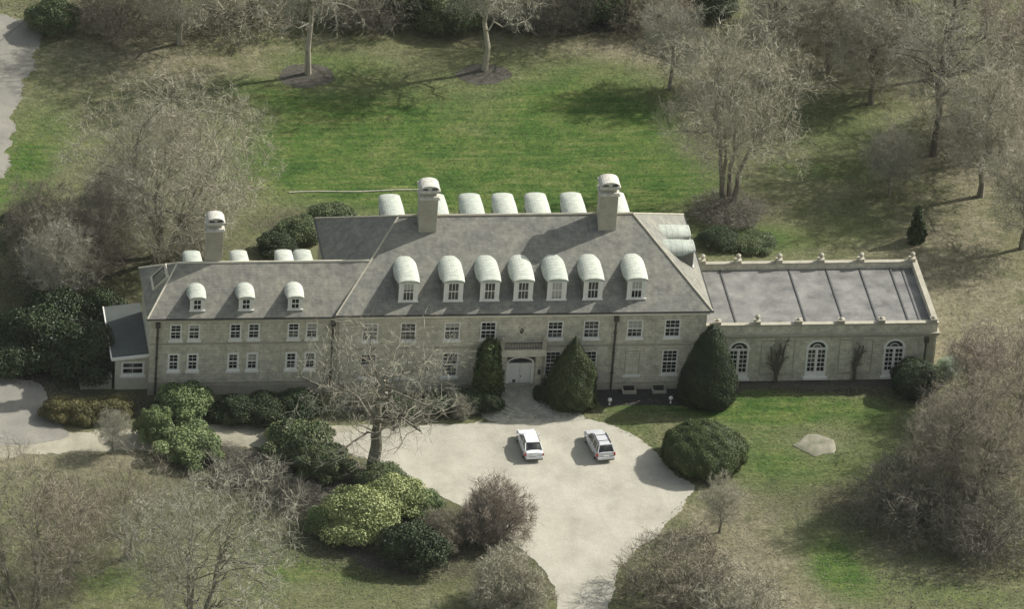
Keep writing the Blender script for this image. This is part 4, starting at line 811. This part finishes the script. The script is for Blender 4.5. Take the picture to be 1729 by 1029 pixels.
# ------------------------------------------------------------------ small things
paint_w = simple('car_white', (.72, .73, .74), (.68, .69, .70), 2, .25, 0, 0, .5)
paint_s = simple('car_silver', (.62, .63, .65), (.58, .59, .61), 2, .25, .0, .2, .5)
rubber = simple('tyre', (.03, .03, .03), (.02, .02, .02), 4, .8); rimm = simple('alloy', (.45, .45, .46), (.35, .35, .36), 4, .35, 0, .7)
redl = simple('red_lamp', (.35, .02, .015), (.25, .01, .01), 4, .2); clearl = simple('clear_lamp', (.6, .6, .58), (.5, .5, .5), 4, .15); blackp = simple('black_trim', (.02, .02, .022), (.015, .015, .015), 4, .5)
def car(px, py, rz, suv, label, paint):
    """nose towards +y in local space, tail towards -y"""
    p = Z(px, py); r = empty('parked_car', (p.x, p.y, .035), rz); tag(r, label, 'car', 'cars parked on the gravel')
    L = 4.55; hw = .9
    if suv: body = [(-2.25, .45, .80), (-2.2, .30, .98), (-1.6, .26, 1.0), (0, .26, .99), (1.0, .26, .98), (1.25, .26, .95), (1.9, .28, .88), (2.2, .32, .74), (2.28, .42, .62)]
    else: body = [(-2.3, .45, .78), (-2.24, .30, .93), (-1.6, .26, .97), (-.9, .26, .95), (.8, .26, .93), (1.2, .26, .90), (1.9, .28, .80), (2.2, .32, .68), (2.28, .42, .56)]
    b = MB(); n = 12; i = 0
    for y, z0, z1 in body:
        w = hw*(1-.10*max(0, (abs(y)-1.5)/.8)**2); zm = (z0+z1)/2
        for x, z in ((-w*.92, z0), (w*.92, z0), (w, z0+.12), (w, zm+.05), (w*.96, z1-.10), (w*.86, z1-.01), (w*.4, z1+.03), (-w*.4, z1+.03), (-w*.86, z1-.01), (-w*.96, z1-.10), (-w, zm+.05), (-w, z0+.12)): b.v.append((x, y, z))
    for k in range(len(body)-1):
        for j in range(n): b.f.append((k*n+j, k*n+(j+1) % n, (k+1)*n+(j+1) % n, (k+1)*n+j)[::-1]); b.m.append(0)
    b.f.append(tuple(range(0, n))); b.m.append(0); b.f.append(tuple(range((len(body)-1)*n, len(body)*n))[::-1]); b.m.append(0)
    body_o = b.build('body', paint, r, smooth=False, bevel=.03)
    top = 1.62 if suv else 1.40
    prof = [(-2.12, .97), (-1.85, top-.06), (-1.5, top), (.05, top), (.35, top-.05), (1.15, .96)] if suv else [(-1.85, .95), (-1.15, top-.05), (-.85, top), (.05, top), (.32, top-.05), (1.2, .91)]
    g = MB()
    for y, z in prof:
        w = .80-(z-.93)*.30; g.v += [(-w, y, z), (w, y, z)]
    m = len(prof)
    base_i = len(g.v)
    for k in range(m-1): g.f.append((2*k, 2*k+1, 2*k+3, 2*k+2)[::-1]); g.m.append(0)
    g.f.append(tuple(2*k for k in range(m))[::-1]); g.m.append(0); g.f.append(tuple(2*k+1 for k in range(m))); g.m.append(0)
    g.build('windows', glass, r)
    rf_ = MB(); y0, y1 = prof[1][0]+.02, prof[4][0]-.02
    rf_.prism([(-.62, top-.07), (.62, top-.07), (.66, top-.05), (.58, top+.03), (-.58, top+.03), (-.66, top-.05)], y0, y1)
    rf_.build('roof', paint, r, bevel=.015)
    pl_ = MB()
    for s in (-1, 1):
        for ya, za, yb, zb in ((prof[0][0], prof[0][1], prof[1][0], prof[1][1]), (prof[5][0], prof[5][1], prof[4][0], prof[4][1])):
            pl_.tube([(s*(.80-(za-.93)*.3), ya, za), (s*(.80-(zb-.93)*.3), yb, zb)], .05, 5)
        ym = -.45; pl_.tube([(s*.80, ym, .93), (s*(.80-(top-.98)*.3), ym, top-.03)], .04, 5)
        if suv: pl_.tube([(s*.80, -1.5, .93), (s*(.80-(top-.98)*.3), -1.45, top-.03)], .05, 5)
    pl_.build('pillars', paint, r)
    for s in (-1, 1):
        for y in (-1.38, 1.38):
            w = MB(); prof_w = [(.0, -.11), (.2, -.11), (.30, -.11), (.33, -.07), (.33, .07), (.30, .11), (.0, .11)]; w.lathe((0, 0, 0), prof_w, 18)
            w.v = [(z, x, y_) for x, y_, z in w.v]; wo = w.build('wheel', rubber, r, (s*.80, y, .33)); 
            q = MB(); q.lathe((0, 0, 0), [(.01, 0), (.2, .0), (.215, .02), (.2, .03), (.06, .012), (.01, .02)], 12); q.v = [((z+.112)*s, x, y_) for x, y_, z in q.v]; q.build('rim', rimm, wo)
        q = MB(); q.box(s*.82-.12, s*.82+.03, -2.30, -2.12, .66, .84 if not suv else .95); q.build('tail_light', redl, r)
        q = MB(); q.box(s*.66-.14, s*.66+.14, 2.10, 2.27, .56, .70); q.build('headlight', clearl, r)
        q = MB(); q.box(min(s*.90, s*1.06), max(s*.90, s*1.06), .75, .87, .93, 1.06); q.build('mirror', paint, r)
        q = MB(); q.box(s*.905-.012, s*.905+.012, -.1, .1, .78, .82); q.build('door_handle', blackp, r)
    q = MB(); q.box(-.78, .78, -2.40, -2.24, .36, .60); q.build('bumper', paint, r, bevel=.03)
    q = MB(); q.box(-.78, .78, 2.2, 2.36, .34, .54); q.build('bumper', paint, r, bevel=.03)
    q = MB(); q.box(-.26, .26, -2.345 if not suv else -2.33, -2.29, .64, .75); q.build('number_plate', white, r)
    q = MB(); q.box(-.74, .74, -2.42, -2.30, .28, .36); q.build('under_trim', blackp, r)
    if suv:
        q = MB(); q.box(-.58, -.53, -1.7, .1, top+.06, top+.1); q.box(.53, .58, -1.7, .1, top+.06, top+.1); q.box(-.58, .58, -1.2, -1.16, top+.02, top+.07); q.box(-.58, .58, -.2, -.16, top+.02, top+.07); q.build('roof_rack', blackp, r)
    return r
car(894, 759, math.radians(3), False, 'white saloon car parked on the gravel in front of the steps', paint_w)
car(1011, 760, math.radians(8), True, 'silvery white estate car with roof rack nearer the clipped yew and dome', paint_s)
def lump(name, px, py, sx, sy, sz, mat, label, cat, seed):
    rng = random.Random(seed); m = MB(); n = 14; rows = [(1.0, 0), (1.03, .35), (.93, .7), (.7, .93), (.35, 1.0)]; off = [rng.uniform(.82, 1.15) for _ in range(n)]
    for q, h in rows:
        for j in range(n): t = 2*PI*j/n; k = off[j]*(1+rng.uniform(-.04, .04)); m.v.append((sx*q*k*math.cos(t), sy*q*k*math.sin(t), sz*h*(1+rng.uniform(-.12, .12))))
    for k in range(4):
        for j in range(n): m.f.append((k*n+j, k*n+(j+1) % n, (k+1)*n+(j+1) % n, (k+1)*n+j)); m.m.append(0)
    m.f.append(tuple(range(4*n, 5*n))); m.m.append(0)
    p = Z(px, py); tag(m.build(name, mat, None, (p.x, p.y, -.03)), label, cat)
rock = simple('pale_rock', (.27, .255, .195), (.11, .115, .07), .9, .95, .8, 0, None, 10)
lump('boulder', 1378, 752, 1.9, 1.75, .2, rock, 'flat pale boulder lying on the lawn below the flat-roofed wing', 'rock', 3)
def globe(px, py, label):
    p = Z(px, py); m = MB(); m.lathe((0, 0, 0), [(.14, 0), (.14, .12), (.06, .18), (.06, .5), (.2, .56), (.28, .7), (.28, .85), (.18, .98), (.03, 1.04)], 12); go = m.build('garden_urn', white, None, (p.x, p.y, 0)); go.scale = (.7, .7, .7); tag(go, label, 'urn', 'small white urns in the bed under the facade')
globe(1132, 681, 'small white urn in the dark bed beside the tall dark yew cone')
globe(1029, 684, 'small white urn in the dark bed right of the egg-shaped yew')
def planter(x, y, label):
    r = empty('planter', (x, y, 0)); tag(r, label, 'planter', 'planters flanking the door')
    m = MB(); m.lathe((0, 0, 0), [(.25, 0), (.35, .1), (.42, .75), (.45, .8), (.36, .82)], 10); m.build('pot', iron, r)
    me = make_clipped(9, [(.7, .2), (1.0, .5), (1.4, .45), (1.7, .05)], 500, .08, .05); me.materials[0] = ever; o = bpy.data.objects.new('foliage', me); scene.collection.objects.link(o); o.parent = r
planter(-2.35, -.95, 'dark planter on the left side of the front door'); planter(2.35, -.95, 'dark planter on the right side of the front door')

# rough tufts, fallen leaves and seedlings over the unmown ground: one mass nobody could count
def rough(name, n, seed, size, mat, label, cat, test, hgt=.5):
    rng = np.random.default_rng(seed); px = rng.uniform(-60, 1790, n); py = rng.uniform(-60, 1090, n); keep = np.array([test(a, b) for a, b in zip(px, py)]); px = px[keep]; py = py[keep]
    P = np.array([tuple(Z(a, b)) for a, b in zip(px, py)]); P[:, 2] = .03+rng.uniform(0, .05, len(P)); N = unit(np.stack([rng.normal(size=len(P))*.45, rng.normal(size=len(P))*.45, np.full(len(P), hgt)], 1))
    o = bpy.data.objects.new(name, quad_mesh(name, leaves(P, N, size, rng, .2), [mat], rng.uniform(0, 1, len(P)))); scene.collection.objects.link(o); tag(o, label, cat, kind='stuff')
def inpoly(x, y, P):
    c = False; j = len(P)-1
    for i in range(len(P)):
        if (P[i][1] > y) != (P[j][1] > y) and x < (P[j][0]-P[i][0])*(y-P[i][1])/(P[j][1]-P[i][1])+P[i][0]: c = not c
        j = i
    return c
HARD = [[(585,728),(840,708),(1010,708),(1120,770),(1178,822),(1062,940),(1030,1100),(935,1100),(930,990),(850,910),(700,822)], [(-60,630),(80,660),(120,722),(640,716),(640,780),(470,760),(120,790),(-60,812)], [(170,390),(1600,380),(1600,652),(1230,650),(1010,690),(170,680)], [(-60,10),(60,40),(66,80),(30,170),(10,290),(-60,340)]]
LAWN = [(420,130),(1120,110),(1150,390),(480,390),(400,200)]; LAWN2 = [(1010,690),(1520,660),(1480,800),(1260,840),(1130,780)]
free = lambda x, y: not any(inpoly(x, y, h) for h in HARD)
rough('rough_grass', 150000, 1, .07, leafmat('dead_grass', (.12, .12, .065), (.22, .21, .14), .9), 'tufts of dead and green grass all over the unmown ground', 'grass', lambda x, y: free(x, y) and not inpoly(x, y, LAWN) and not inpoly(x, y, LAWN2), 1.6)
rough('leaf_litter', 60000, 2, .11, leafmat('dark_litter', (.06, .056, .04), (.16, .145, .105), .95), 'dark fallen leaves and stalks below the trees and in the beds', 'leaf litter', lambda x, y: free(x, y) and (y < 70 or x < 180 and y > 380 and y < 660 or 380 < x < 760 and 700 < y < 960 or x > 1480 and y > 780), 1.6)
rough('lawn_tufts', 60000, 3, .09, leafmat('lawn_blades', (.045, .08, .02), (.11, .135, .05), .9), 'uneven tufts of greener and paler grass in the mown lawns', 'grass', lambda x, y: (inpoly(x, y, LAWN) or inpoly(x, y, LAWN2)) and free(x, y), 1.8)

# thin spring haze between the aircraft and the ground
hz = MB(); hz.box(-420, 420, -640, 420, -1, 345)
hm = bpy.data.materials.new('haze'); hm.use_nodes = True; hn = hm.node_tree; hn.nodes.remove(hn.nodes['Principled BSDF'])
pv = hn.nodes.new('ShaderNodeVolumePrincipled'); pv.inputs['Density'].default_value = .000018; pv.inputs['Color'].default_value = (.9, .93, .92, 1)
hn.links.new(pv.outputs[0], hn.nodes['Material Output'].inputs['Volume'])
tag(hz.build('haze', hm), 'thin pale haze over the whole garden', 'haze', kind='stuff')
